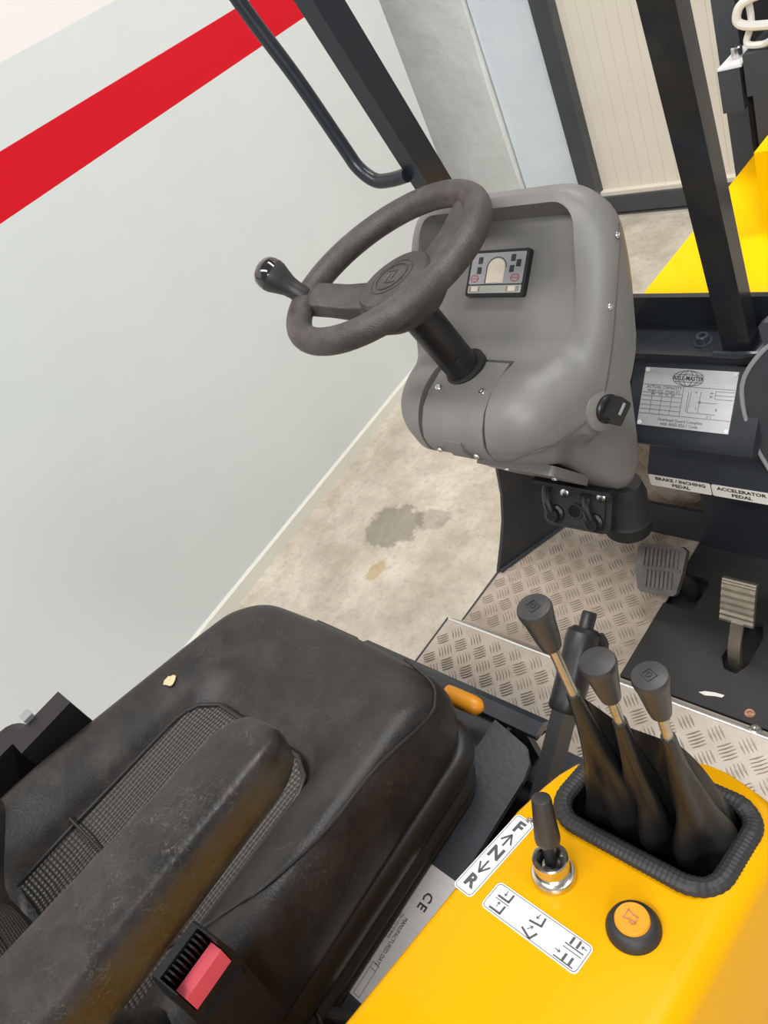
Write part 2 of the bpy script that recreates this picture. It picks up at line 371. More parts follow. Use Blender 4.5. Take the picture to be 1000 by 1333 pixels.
# back wall: rough column, smooth panel, then the ribbed sliding door in its steel frame
bm = NB(); box(bm, -3.3, -2.478, 3.06, 3.3, 0, 3.6)
bmesh.ops.subdivide_edges(bm, edges=bm.edges, cuts=10, use_grid_fill=True)
for v in bm.verts:
    if v.co.y < 3.07: v.co.y += 0.012 * sin(v.co.z * 5 + v.co.x * 3) * cos(v.co.x * 9)
struct('wall_back', bm, M['concrete_wall'])
bm = NB(); box(bm, -2.466, -2.10, 3.085, 3.3, 0, 3.6); bevel(bm, 0.008)
struct('wall_back', bm, M['panel_wall'])
bm = NB(); box(bm, -2.10, 0.6, 3.12, 3.2, 0.03, 3.6)
door = struct('door_1', bm, M['door_beige'], smooth=0)
x = -2.072; k = 0
pme = None
while x < 0.5:
    if pme is None:
        b = NB(); box(b, 0.0004, 0.0551, 0, 0.03, 0, 3.4); bevel(b, 0.0035, 1)
        b2 = NB(); box(b2, 0.024, 0.031, -0.002, 0.002, 0, 3.4); 
        p = obj('panel', b, M['door_beige'], door, smooth=0); pme = p.data; b2.free()
    else:
        p = bpy.data.objects.new('panel', pme); COL.objects.link(p); p.parent = door
    p.location = (x, 3.075, 0.10); x += 0.0555
bm = NB(); box(bm, -2.128, -2.045, 3.02, 3.10, 0.0, 3.6); bevel(bm, 0.006, 1); obj('frame', bm, M['frame_grey'], door)
bm = NB(); box(bm, -2.045, 0.6, 3.03, 3.10, 0.025, 0.10); bevel(bm, 0.006, 1); obj('bottom_rail', bm, M['frame_grey'], door)
bm = NB(); box(bm, -2.045, 0.6, 3.045, 3.085, 0.10, 0.118); obj('ledge', bm, M['door_beige'], door)
bm = NB(); box(bm, -2.02, 0.6, 3.02, 3.05, 0.0, 0.014); obj('door_gap_daylight', bm, M['alu_edge'], door)  # pale strip added in place of the daylight showing under the door
bm = NB(); box(bm, -2.165, -2.128, 3.0, 3.07, 0.0, 0.10); bevel(bm, 0.004, 1); obj('foot_bracket', bm, M['frame_grey'], door)

# ------------------------------------------------------------------ TRUCK FRAME (dark painted steel)
CH = thing('truck_frame', (-0.76, 0.4, 0.35), 'dark grey painted steel truck body under the seat and around the pedals', 'truck body')
def part(name, bm, m, **k): return obj(name, bm, m, CH, **k)
# seat mount
bm = NB(); xprism(bm, [(-0.50, 0.64), (0.362, 0.64), (0.372, 0.632), (0.376, 0.60), (0.376, 0.40), (0.366, 0.40), (0.366, 0.628), (0.358, 0.630), (-0.50, 0.630)], -1.035, -0.60)
bevel(bm, 0.003, 2); part('seat_mount_plate', bm, M['dark_paint_light'])
bm = NB(); xprism(bm, [(0.345, 0.652), (0.368, 0.652), (0.379, 0.644), (0.384, 0.628), (0.384, 0.56), (0.374, 0.56), (0.374, 0.626), (0.364, 0.638), (0.345, 0.640)], -0.93, -0.548)
bevel(bm, 0.002, 2)
for v in bm.verts:
    if v.co.x > -0.57 and v.co.z < 0.60: v.co.x -= 0.05
part('front_lip', bm, M['dark_paint_light'])
bm = NB(); box(bm, -1.04, -0.93, 0.315, 0.366, 0.625, 0.668); bevel(bm, 0.012, 3); part('front_corner_cap', bm, M['dark_paint_light'])
bm = NB(); prism(bm, [(-0.612, -0.5), (-0.535, -0.5), (-0.532, 0.285), (-0.537, 0.310), (-0.553, 0.328), (-0.612, 0.340)], ID4, 0.640, 0.648)
for v in bm.verts:
    v.co.z += -0.010 * (v.co.x + 0.612) / 0.05 + 0.012
bevel(bm, 0.002, 2); part('side_flange', bm, M['dark_paint_light'])
bm = NB(); box(bm, -0.60, -0.46, -0.5, 0.352, 0.30, 0.55); part('side_cavity_wall', bm, M['matte_black'])
bm = NB(); box(bm, -0.555, -0.425, 0.30, 0.365, 0.52, 0.60); bevel(bm, 0.006); part('side_gusset', bm, M['dark_paint_light'])
bm = NB(); box(bm, -1.02, -0.40, -0.5, 0.36, 0.12, 0.40); part('lower_body', bm, M['dark_paint'])
bm = NB(); box(bm, -1.015, -0.2, 0.36, 1.05, 0.22, 0.325); part('lower_body', bm, M['dark_paint'])
# pedal plate with its two cut-outs
bm = NB(); box(bm, -0.638, -0.12, 0.632, 0.985, 0.345, 0.357); bevel(bm, 0.0015, 1)
pp = part('pedal_plate', bm, M['black_plate'])
c1 = NB(); prism(c1, rrect(-0.645, -0.578, 0.815, 0.895, 0.012), ID4, 0.30, 0.40)
c2 = NB(); prism(c2, [(-0.492, 0.738), (-0.478, 0.715), (-0.456, 0.712), (-0.445, 0.735), (-0.442, 0.80), (-0.455, 0.828), (-0.480, 0.828)], ID4, 0.30, 0.40)
cut(pp, [c1, c2])
bm = NB(); box(bm, -0.64, -0.40, 0.70, 0.92, 0.327, 0.333); part('pedal_recess_floor', bm, M['matte_black'])
bm = NB()
for q in range(9):
    a = 2 * pi * q / 9
prism(bm, [(-0.497, 0.654), (-0.485, 0.652), (-0.470, 0.657), (-0.458, 0.659), (-0.456, 0.665), (-0.472, 0.664), (-0.488, 0.660)], ID4, 0.3571, 0.3576); part('paint_chip', bm, M['label_cream'])
screw(CH, (-0.407, 0.648, 0.357), (0, 0, 1), 0.0085, M['rust'], 0.004)
# front cross panel: post plate, beam wall, rating plate box, pedal label ledge, lower panel
bm = NB(); box(bm, -0.72, -0.30, 0.972, 1.062, 0.826, 0.838); bevel(bm, 0.002, 2); part('post_mounting_plate', bm, M['dark_paint'])
bm = NB(); box(bm, -0.95, -0.30, 1.054, 1.066, 0.80, 0.893); bevel(bm, 0.002, 2); part('beam_wall', bm, M['dark_paint'])
bm = NB(); box(bm, -0.95, -0.32, 0.99, 1.05, 0.70, 0.822); part('beam_core', bm, M['matte_black'])
bm = NB(); xprism(bm, [(0.998, 0.815), (0.985, 0.819), (0.972, 0.812), (0.893, 0.726), (0.888, 0.712), (0.894, 0.703), (0.905, 0.703), (1.0, 0.79)], -0.672, -0.452); bevel(bm, 0.002, 2); part('plate_box', bm, M['dark_paint_light'])
bm = NB(); xprism(bm, [(1.0, 0.70), (0.985, 0.70), (0.921, 0.608), (0.920, 0.574), (0.926, 0.574), (0.928, 0.603), (0.99, 0.69), (1.0, 0.69)], -0.668, -0.28); bevel(bm, 0.0015, 1)
part('pedal_label_ledge', bm, M['dark_paint_light'])
bm = NB(); xprism(bm, [(0.985, 0.60), (0.992, 0.60), (0.998, 0.43), (0.985, 0.358), (0.975, 0.358)], -0.612, -0.12); bevel(bm, 0.001, 1); part('lower_front_panel', bm, M['dark_paint'])
bm = NB(); box(bm, -0.76, -0.608, 0.978, 0.986, 0.362, 0.452); bevel(bm, 0.002, 1); part('lower_front_bar', bm, M['dark_paint'])
# right end plate under the post
bm = NB(); yprism(bm, [(-0.440, 0.64), (-0.466, 0.73), (-0.468, 0.825), (-0.428, 0.895), (-0.433, 0.93), (-0.425, 0.938), (-0.28, 0.92), (-0.28, 0.50), (-0.40, 0.56)], 0.925, 0.940); bevel(bm, 0.003, 2); part('end_plate', bm, M['mast_grey'])
bm = NB(); tube(bm, smooth_path([(-0.40, 0.926, 0.905), (-0.428, 0.925, 0.893), (-0.468, 0.924, 0.826), (-0.468, 0.924, 0.73), (-0.441, 0.924, 0.64), (-0.40, 0.924, 0.56)], 5), 0.0035, 8); part('end_plate_edge', bm, M['gauge_grey'])
# left side fender plate by the step
bm = NB(); rows = []
zs = [0.30, 0.355, 0.40, 0.443, 0.50, 0.585, 0.66, 0.74]
dy = [-0.04, 0.0, 0.040, 0.073, 0.102, 0.126, 0.138, 0.142]
rings = []
for z, d in zip(zs, dy):
    fr = [(-1.018, 0.776 + d), (-0.983, 0.857 + d * 0.9), (-0.944, 0.949 + d * 0.8), (-0.86, 1.05 + d * 0.6), (-0.72, 1.10 + d * 0.4)]
    rings.append([(x, y, z) for x, y in fr] + [(x - 0.010, y + 0.004, z) for x, y in reversed(fr)])
loft(bm, rings); part('side_fender', bm, M['black_plate'])
bm = NB(); tube(bm, [(-1.012, 0.776, 0.357), (-0.979, 0.857, 0.357), (-0.940, 0.949, 0.357)], 0.004, 6); part('fender_weld', bm, M['dark_paint_light'])

# rating plate riveted on the sloping box
RS = V((0, 0.067, 0.0705)).normalized()
rp = frame(V((-0.571, 0.9375, 0.7755)), (1, 0, 0), RS)
bm = NB(); prism(bm, [(-0.0785, -0.049), (0.0785, -0.049), (0.0785, 0.049), (-0.0785, 0.049)], rp, 0.0, 0.0016); RP = part('rating_plate', bm, M['label_steel'], label='brushed metal load rating plate with globe emblem', smooth=0)
for sx, sy in ((-1, -1), (1, -1), (1, 1), (-1, 1)):
    screw(RP, rp @ V((sx * 0.0745, sy * 0.045, 0.0016)), rp.to_3x3() @ V((0, 0, 1)), 0.0036, M['sticker'], 0.0016, 'rivet')
rq = rp @ Matrix.Translation((0, 0, 0.0017))
def T2(x, y): return rq @ Matrix.Translation((x, y, 0))
g = []
E0 = (-0.001, 0.034)
def ell(cx, cy, a, b, n=28, a0=0, a1=360): return [(cx + a * cos(radians(a0 + (a1 - a0) * k / n)), cy + b * sin(radians(a0 + (a1 - a0) * k / n))) for k in range(n + 1)]
g += [ell(*E0, 0.0265, 0.0125), ell(*E0, 0.017, 0.0125), ell(*E0, 0.007, 0.0125), [(E0[0] - 0.023, 0.040), (E0[0] + 0.023, 0.040)], [(E0[0] - 0.022, 0.028), (E0[0] + 0.022, 0.028)]]
strokes('emblem', g, 0.0007, rq, M['ink'], RP)
bm = NB(); prism(bm, [(-0.0255, 0.0305), (0.0255, 0.0305), (0.0255, 0.0375), (-0.0255, 0.0375)], rq, 0, 0.0005); obj('emblem_band', bm, M['label_steel'], RP, smooth=0)
text('lettering', 'AISLE-MASTER', 0.0096, T2(E0[0], 0.0338) @ Matrix.Translation((0, 0, 0.0006)), M['ink'], RP, xs=0.86, bold=0.00022)
text('lettering', 'ACTUAL CAPACITY', 0.0070, T2(-0.040, 0.0165), M['ink_grey'], RP)
text('lettering', 'Weight (D)    Weight (C)', 0.0056, T2(-0.040, 0.0105), M['ink_grey'], RP)
text('lettering', 'MM       IN      KG      LB', 0.0040, T2(-0.040, 0.0045), M['ink_grey'], RP)
text('lettering', 'Overhead Guard Complies', 0.0070, T2(-0.004, -0.0365), M['ink_grey'], RP)
text('lettering', 'with ANSI B56.1 Code', 0.0070, T2(-0.004, -0.0435), M['ink_grey'], RP)
g = [[(-0.077, 0.0205), (0.0775, 0.0205)], [(-0.077, 0.0070), (-0.006, 0.0070)]] + [[(-0.077, y), (-0.006, y)] for y in (0.0015, -0.006, -0.0135, -0.021)]
g += [[(-0.077, -0.0285), (0.0775, -0.0285)]]
g += [[(x, 0.0135 if i % 2 else 0.0070), (x, -0.0285)] for i, x in enumerate((-0.059, -0.0415, -0.024))] + [[(-0.006, 0.0205), (-0.006, -0.0285)]]
g += [[(0.008, 0.013), (0.006, -0.021), (0.052, -0.021)], [(0.0035, 0.012), (0.0035, -0.020)], [(0.024, 0.014), (0.024, -0.020)], [(0.024, -0.003), (0.053, -0.003)], ell(0.024, -0.003, 0.0018, 0.0018, 10), [(0.048, 0.0165), (0.0775, 0.0165)], [(0.048, 0.010), (0.0775, 0.010)], [(0.048, 0.004), (0.0775, 0.004)], [(0.048, 0.0165), (0.048, 0.004)], [(0.046, -0.0225), (0.046, -0.028)]]
strokes('diagram_lines', g, 0.00055, rq, M['ink_grey'], RP)
for s, x, y in (('A', 0.016, 0.0125), ('C', 0.020, -0.014), ('B', 0.053, -0.013), ('D', 0.041, -0.0255), ('A=', 0.042, 0.013), ('B=', 0.042, 0.007)):
    text('lettering', s, 0.0050, T2(x, y), M['ink_grey'], RP)
# pedal labels on the ledge lip
pl = frame(V((-0.455, 0.9196, 0.589)), (1, 0, 0), (0, 0, 1))
bm = NB(); prism(bm, rrect(-0.212, -0.096, -0.014, 0.014, 0.003, 2), pl, 0, 0.0008); LB = part('brake_pedal_label', bm, M['label_cream'], label='cream strip lettered for the brake and inching pedal', smooth=0)
pq = pl @ Matrix.Translation((0, 0, 0.0009))
text('lettering', 'BRAKE / INCHING', 0.0105, pq @ Matrix.Translation((-0.152, 0.0058, 0)), M['ink'], LB, xs=1.12, bold=0.0003)
text('lettering', 'PEDAL', 0.0105, pq @ Matrix.Translation((-0.152, -0.0062, 0)), M['ink'], LB, xs=1.12, bold=0.0003)
bm = NB(); prism(bm, rrect(-0.094, 0.008, -0.014, 0.014, 0.003, 2), pl, 0, 0.0008); LA = part('accelerator_pedal_label', bm, M['label_cream'], label='cream strip lettered for the accelerator pedal', smooth=0)
text('lettering', 'ACCELERATOR', 0.0105, pq @ Matrix.Translation((-0.043, 0.0058, 0)), M['ink'], LA, xs=1.15, bold=0.0003)
text('lettering', 'PEDAL', 0.0105, pq @ Matrix.Translation((-0.043, -0.0062, 0)), M['ink'], LA, xs=1.15, bold=0.0003)
# maker's plate riveted on the side flange (reads from the seat side)
ip = frame(V((-0.574, 0.036, 0.6515)), (0, -1, 0), (1, 0, -0.2))
bm = NB(); prism(bm, rrect(-0.089, 0.089, -0.020, 0.05, 0.004, 2), ip, 0, 0.0012); IP = part('maker_plate', bm, M['label_steel'], label='brushed metal data plate with CE mark', smooth=0)
iq = ip @ Matrix.Translation((0, 0, 0.0014))
for sx in (-1, 1): screw(IP, ip @ V((sx * 0.083, -0.0145, 0.0012)), ip.to_3x3() @ V((0, 0, 1)), 0.0038, M['steel'], 0.002, 'rivet')
def T3(x, y): return iq @ Matrix.Translation((x, y, 0))
text('lettering', 'C', 0.017, T3(-0.053, 0.018), M['ink'], IP, bold=0.0004)
text('lettering', 'E', 0.017, T3(-0.040, 0.018), M['ink'], IP, bold=0.0004)
text('lettering', 'MANUFACTURED DATE', 0.0074, T3(-0.018, 0.0090), M['ink'], IP, align='LEFT', xs=0.82)
text('lettering', 'TEL: +353 47 80400', 0.0046, T3(-0.020, 0.0025), M['ink_grey'], IP, align='LEFT', xs=0.9)
text('lettering', 'FAX: +353 47 80402', 0.0046, T3(-0.020, -0.0020), M['ink_grey'], IP, align='LEFT', xs=0.9)
text('lettering', 'CLONTIBRET, CO. MONAGHAN', 0.0046, T3(-0.036, -0.0085), M['ink_grey'], IP, align='LEFT', xs=0.9)
text('lettering', 'IRELAND', 0.0046, T3(-0.012, -0.0130), M['ink_grey'], IP, align='LEFT', xs=0.9)
strokes('rule_lines', [[(-0.040, -0.0055), (0.030, -0.0055)], [(-0.020, -0.0155), (0.030, -0.0155)], [(0.045, 0.0035), (0.086, 0.0035), (0.086, 0.0125), (0.045, 0.0125), (0.045, 0.0035)], [(0.052, 0.0035), (0.052, 0.0125)]], 0.0005, iq, M['ink_grey'], IP)

# ------------------------------------------------------------------ CHECKER PLATE FOOT DECK
FD = thing('foot_deck', (-0.76, 0.6, 0.35), 'silver checker plate footwell floor with a bent step edge', 'floor plate')
bm = NB(); xprism(bm, [(0.365, 0.396), (0.594, 0.396), (0.606, 0.388), (0.624, 0.356), (0.630, 0.352), (0.630, 0.349), (0.622, 0.350), (0.602, 0.384), (0.593, 0.392), (0.365, 0.392)], -1.02, -0.12)
obj('near_plate', bm, M['alu'], FD, smooth=20)
bm = NB(); prism(bm, [(-1.02, 0.622), (-0.638, 0.622), (-0.638, 1.12), (-0.90, 1.12), (-0.945, 0.95), (-0.984, 0.858), (-1.018, 0.776)], ID4, 0.348, 0.352); obj('far_plate', bm, M['alu_dirty_shaded'], FD, smooth=0)
bm = NB(); xprism(bm, [(1.04, 0.350), (1.045, 0.350), (1.06, 0.60), (1.055, 0.60)], -0.80, -0.56); obj('upturned_plate', bm, M['alu_dirty_shaded'], FD, smooth=0)
bm = NB(); tube(bm, [(-1.02, 0.598, 0.3945), (-0.12, 0.598, 0.3945)], 0.0035, 8); obj('fold_edge', bm, M['alu_edge'], FD)
bm = NB(); box(bm, -1.026, -1.018, 0.37, 0.60, 0.34, 0.395); box(bm, -1.026, -1.018, 0.62, 0.78, 0.30, 0.351); obj('edge_angle', bm, M['dark_paint_light'], FD)
bm = NB(); box(bm, -1.00, -0.75, 0.366, 0.384, 0.392, 0.4); obj('sealant_strip', bm, M['label_cream'], FD)
def treads(name, inside, place, x0, x1, y0, y1):
    bm = NB(); p = 0.0355; r2 = sqrt(0.5); n = 60
    for i in range(-n, n):
        for j in range(-n, n):
            cx = (i - j) * p * r2 - 0.7; cy = (i + j) * p * r2 + 0.5
            if not (x0 < cx < x1 and y0 < cy < y1): continue
            a = pi / 4 if (i + j) % 2 == 0 else 3 * pi / 4
            # the five ribs of one group
            for k in range(-2, 3):
                ox = cx - sin(a) * k * 0.0062; oy = cy + cos(a) * k * 0.0062
                hl = 0.0148 - 0.0010 * abs(k); hw = 0.0018
                if not (inside(ox + cos(a) * hl, oy + sin(a) * hl) and inside(ox - cos(a) * hl, oy - sin(a) * hl)): continue
                def q(u, v, h): return place(ox + cos(a) * u - sin(a) * v, oy + sin(a) * u + cos(a) * v, h)
                lo = [bm.verts.new(q(u, v, 0)) for u, v in ((-hl, 0), (0, -hw), (hl, 0), (0, hw))]
                hi = [bm.verts.new(q(u, v, 0.0023)) for u, v in ((-hl * 0.75, 0), (0, -hw * 0.45), (hl * 0.75, 0), (0, hw * 0.45))]
                for m in range(4):
                    e = (m + 1) % 4; bm.faces.new((lo[m], lo[e], hi[e], hi[m]))
                bm.faces.new(hi)
    return obj(name, bm, M['alu_bar_shaded'], FD, kind='stuff', smooth=0)
treads('treads', lambda x, y: -1.018 < x < -0.125 and 0.372 < y < 0.592, lambda x, y, h: V((x, y, 0.396 + h)), -1.03, -0.15, 0.36, 0.61)
treads('treads', lambda x, y: -0.642 > x > -1.018 + 0.45 * max(0, y - 0.776) and 0.632 < y < 1.03, lambda x, y, h: V((x, y, 0.352 + h)), -1.03, -0.62, 0.62, 1.06)
treads('treads', lambda x, y: -0.79 < x < -0.57 and 0.0 < y < 0.24, lambda x, y, h: V((x, 1.0405 + 0.06 * y - h, 0.355 + y)), -0.8, -0.56, 0.0, 0.26)
# removable hatch outline in the near plate and its screw
bm = NB(); tube(bm, smooth_path([(-0.616, 0.505, 0.3965), (-0.522, 0.506, 0.3965), (-0.40, 0.510, 0.3965), (-0.352, 0.507, 0.3965), (-0.342, 0.487, 0.3965), (-0.350, 0.44, 0.3965), (-0.360, 0.38, 0.3965)], 5), 0.0014, 6); obj('hatch_seam', bm, M['ink_grey'], FD)
screw(FD, (-0.377, 0.605, 0.392), (0, 0.3, 1), 0.010, M['steel'], 0.005)

# ------------------------------------------------------------------ GUARD POSTS
GP = thing('guard_post', (-0.50, 0.98, 0.838), 'dark square steel post welded beside the rating plate, right of the dashboard', 'post', 'overhead guard posts')
def post_bm(bx, tx, ztop, w, d, z0, b=0.006):
    bm = NB(); rings = []
    for (c, z) in ((bx, z0), (tx, ztop)):
        rings.append([(c[0] - w / 2, c[1] - d / 2, z), (c[0] + w / 2, c[1] - d / 2, z), (c[0] + w / 2, c[1] + d / 2, z), (c[0] - w / 2, c[1] + d / 2, z)])
    loft(bm, rings); bevel(bm, b, 3); return bm
obj('post', post_bm((-0.4975, 1.001), (-0.4965, 0.908, 0), 1.75, 0.044, 0.032, 0.838, 0.006), M['post_paint'], GP)
bm = NB(); tube(bm, [(-0.53, 0.976, 0.841), (-0.50, 0.974, 0.842), (-0.466, 0.977, 0.842), (-0.463, 1.0, 0.842), (-0.463, 1.036, 0.842)], 0.006, 8); obj('weld_bead', bm, M['dark_paint_light'], GP)
bm = NB(); f = axis_frame((-0.562, 1.008, 0.838), (0, 0, 1))
lathe(bm, [(0.0155, 0), (0.0155, 0.003), (0.0105, 0.0032), (0.0105, 0.0135), (0.0095, 0.0145), (0.0055, 0.0145), (0.005, 0.008)], f, 20); obj('socket_bolt', bm, M['dark_paint_light'], GP)
GL = thing('guard_post', (-0.985, 0.98, 0.55), 'dark steel post with a curved grab rail, left of the steering wheel', 'post', 'overhead guard posts')
bm = NB(); rings = []
for (cx, cy, z) in ((-0.984, 1.184, 0.40), (-0.984, 0.844, 1.80)):
    rings.append([(cx - 0.017, cy - 0.028, z), (cx + 0.017, cy - 0.028, z), (cx + 0.017, cy + 0.026, z), (cx - 0.017, cy + 0.026, z)])
loft(bm, rings); bevel(bm, 0.005, 3); obj('post', bm, M['dark_paint'], GL)
gp = smooth_path([(-1.185, 0.905, 1.75), (-1.172, 0.915, 1.62), (-1.158, 0.925, 1.52), (-1.132, 0.94, 1.40), (-1.107, 0.95, 1.275), (-1.095, 0.951, 1.235), (-1.070, 0.953, 1.208), (-1.035, 0.955, 1.203), (-0.995, 0.957, 1.206)], 6)
bm = NB(); tube(bm, gp, 0.0125, 14); obj('grab_rail', bm, M['dark_paint'], GL)

# ------------------------------------------------------------------ FRONT: yellow cover and mast
YC = thing('front_cover', (-0.6, 1.3, 0.6), 'glossy yellow sloping body cover in front of the dark beam', 'cover')
bm = NB()
A = (-0.735, 1.08, 0.84); B = (-0.640, 1.55, 0.945); Cc = (-0.655, 1.08, 0.85); D = (-0.50, 1.40, 0.86)
near = [(-0.76, 1.08, 0.60), A, Cc, (-0.50, 1.08, 0.80), (-0.44, 1.08, 0.55)]
far = [(-0.70, 1.62, 0.60), (-0.648, 1.60, 0.925), (-0.50, 1.52, 0.865), (-0.38, 1.50, 0.80), (-0.32, 1.50, 0.55)]
loft(bm, [near, far]); bevel(bm, 0.012, 3); obj('cover_body', bm, M['cover_yellow_lit'], YC)
bm = NB(); box(bm, -0.588, -0.44, 1.33, 1.48, 0.80, 0.992); bevel(bm, 0.055, 5); obj('cover_hump', bm, M['cover_yellow_lit'], YC)
MA = thing('lift_mast', (-0.70, 1.72, 0.3), 'dark grey steel lift mast with bolted block at the upper right edge', 'mast')
bm = NB(); box(bm, -0.797, -0.752, 1.70, 1.80, 0.3, 2.2); bevel(bm, 0.003); obj('mast_rail', bm, M['mast_grey'], MA)
bm = NB(); box(bm, -0.752, -0.66, 1.72, 1.80, 0.3, 2.2); obj('mast_channel', bm, M['matte_black'], MA)
bm = NB(); box(bm, -0.66, -0.45, 1.75, 1.82, 0.3, 2.2); obj('mast_channel', bm, M['matte_black'], MA)
bm = NB(); box(bm, -0.712, -0.672, 1.505, 1.60, 0.995, 1.072); bevel(bm, 0.002); bl = obj('bolted_block', bm, M['mast_grey'], MA)
bm = NB(); box(bm, -0.7118, -0.668, 1.506, 1.60, 1.072, 1.076); obj('cap_plate', bm, M['sticker'], bl)
bm = NB(); lathe(bm, [(0.010, 0), (0.010, 0.018), (0.008, 0.020), (0.005, 0.020), (0.005, 0.012)], axis_frame((-0.690, 1.545, 1.076), (0, 0, 1)), 16); obj('block_bolt', bm, M['steel'], bl)
bm = NB(); box(bm, -0.662, -0.40, 1.50, 1.60, 1.02, 1.093); bevel(bm, 0.006, 3); obj('carriage_block', bm, M['mast_grey'], MA)
bm = NB(); box(bm, -0.652, -0.615, 1.50, 1.58, 0.91, 1.02); bevel(bm, 0.004); obj('carriage_leg', bm, M['mast_grey'], MA)
bm = NB(); box(bm, -0.615, -0.58, 1.492, 1.50, 0.975, 1.005); bevel(bm, 0.003); obj('clip', bm, M['steel'], MA)
bm = NB(); tube(bm, smooth_path([(-0.50, 1.50, 1.19), (-0.58, 1.50, 1.185), (-0.645, 1.50, 1.178), (-0.663, 1.50, 1.158), (-0.655, 1.50, 1.142), (-0.61, 1.50, 1.132), (-0.50, 1.50, 1.12)], 6), 0.0075, 10); obj('hydraulic_pipe', bm, M['label_cream'], MA)
bm = NB(); tube(bm, smooth_path([(-0.652, 1.52, 1.20), (-0.648, 1.52, 1.14), (-0.66, 1.52, 1.105), (-0.63, 1.51, 1.10), (-0.61, 1.50, 1.108)], 6), 0.006, 8); obj('hydraulic_hose', bm, M['label_cream'], MA)
bm = NB(); box(bm, -0.625, -0.56, 1.53, 1.60, 1.12, 1.20); bevel(bm, 0.006); obj('valve_block', bm, M['matte_black'], MA)

# ------------------------------------------------------------------ STEERING CONSOLE
DC = thing('steering_console', (-0.75, 0.78, 0.60), 'grey moulded plastic dashboard shell around the steering column', 'dashboard')
XC = -0.75
ST_Y = [0.604, 0.612, 0.630, 0.655, 0.690, 0.720, 0.742, 0.757, 0.780, 0.805, 0.830, 0.848, 0.860, 0.875, 0.890, 0.900]
ST_T = [0.944, 0.966, 0.990, 1.005, 1.012, 1.010, 1.013, 1.028, 1.066, 1.112, 1.160, 1.188, 1.198, 1.194, 1.172, 1.145]
ST_B = [0.930, 0.912, 0.893, 0.874, 0.842, 0.795, 0.750, 0.728, 0.712, 0.735, 0.850, 0.945, 0.990, 1.040, 1.075, 1.100]
ST_W = [0.060, 0.095, 0.125, 0.142, 0.152, 0.160, 0.168, 0.174, 0.181, 0.186, 0.189, 0.190, 0.188, 0.182, 0.170, 0.150]
ST_R = [0.006, 0.022, 0.040, 0.052, 0.054, 0.050, 0.046, 0.046, 0.052, 0.062, 0.078, 0.090, 0.094, 0.088, 0.05, 0.02]
def station(y):
    return [interp(ST_Y, a, y) for a in (ST_T, ST_B, ST_W, ST_R)]
def console_ring(y):
    t, b, wd, r = station(y); r = min(r, (t - b) * 0.49, wd * 0.49)
    rb = min(0.03, (t - b) * 0.3)
    pts = []
    def arc(cx, cz, rr, a0, a1, n=9):
        for k in range(n + 1):
            a = radians(a0 + (a1 - a0) * k / n); pts.append((XC + cx + rr * cos(a), y, cz + rr * sin(a)))
    arc(wd - r, t - r, r, 0, 90)
    for q in (0.5, 0.0, -0.5): pts.append((XC + (wd - r) * q, y, t))
    arc(-wd + r, t - r, r, 90, 180)
    # below the overhanging knee bolster the shell steps inwards
    q = max(0.0, min(1.0, (y - 0.655) / 0.05)); a = 0.020 * q * q * (3 - 2 * q) * max(0.0, min(1.0, (0.875 - y) / 0.04))
    lo, hi = b + rb, t - r
    zn = interp([0.60, 0.655, 0.70, 0.745, 0.79, 0.83, 0.87], [0.90, 0.890, 0.876, 0.880, 0.905, 0.955, 1.02], y)
    zn = max(lo + (hi - lo) * 0.35, min(hi - (hi - lo) * 0.15, zn)); wb = wd * 0.95 - a
    step = [(wd, zn + (hi - zn) * 0.5), (wd * 0.997, zn + min(0.010, (hi - zn) * 0.3)), (wd * 0.985 - a * 0.35, zn - min(0.002, (zn - lo) * 0.1)), (wd * 0.975 - a * 0.85, zn - min(0.012, (zn - lo) * 0.4)), (wd * 0.97 - a, zn - min(0.022, (zn - lo) * 0.7))]
    for sx, sz in step: pts.append((XC - sx, y, sz))
    arc(-wb + rb, b + rb, rb, 180, 270, 5)
    arc(wb - rb, b + rb, rb, 270, 360, 5)
    for sx, sz in reversed(step): pts.append((XC + sx, y, sz))
    return pts
bm = NB(); ys = [0.604, 0.6065, 0.609, 0.612, 0.617, 0.623, 0.63, 0.638, 0.647] + [0.655 + 0.01 * k for k in range(22)] + [0.871, 0.878, 0.885, 0.891, 0.896, 0.9]
loft(bm, [console_ring(y) for y in ys ])
shell = obj('dash_shell', bm, M['grey_shell'], DC, smooth=50)
# recess of the instrument desk (slopes 43 degrees up to the front) and the channel of the access panel
SL = radians(43)
dk = frame(V((-0.752, 0.823, 1.091)), (1, 0, 0), (0, cos(SL), sin(SL)))
c1 = NB(); lo = [(x, y) for x, y in rrect(-0.152, 0.152, -0.094, 0.080, 0.036, 6)]
def taper(p, s): return (p[0] * (s if p[1] < 0 else s * 0.93), p[1])
loft(c1, [[dk @ V((*taper(p, 0.95), 0.0)) for p in lo], [dk @ V((*taper(p, 1.0), 0.02)) for p in lo], [dk @ V((*taper(p, 1.06), 0.12)) for p in lo]])
pr = [(0.716, 1.0095), (0.69, 1.006), (0.655, 0.998), (0.631, 0.985), (0.6145, 0.965), (0.6065, 0.946), (0.607, 0.930), (0.6145, 0.911), (0.632, 0.891), (0.657, 0.871), (0.690, 0.846)]
def offp(p, d):
    out = []
    for i in range(len(p)):
        a = p[max(i - 1, 0)]; b = p[min(i + 1, len(p) - 1)]; t = V((b[0] - a[0], b[1] - a[1])).normalized()
        out.append((p[i][0] - t.y * d, p[i][1] + t.x * d))
    return out
gr = offp(pr, 0.012)
prof = [(0.722, 0.99)] + gr + [(0.69, 0.80), (0.5, 0.8), (0.5, 1.08), (0.722, 1.08)]
c2 = NB(); xprism(c2, prof, -0.8205, -0.6895)
cut(shell, [c1, c2])
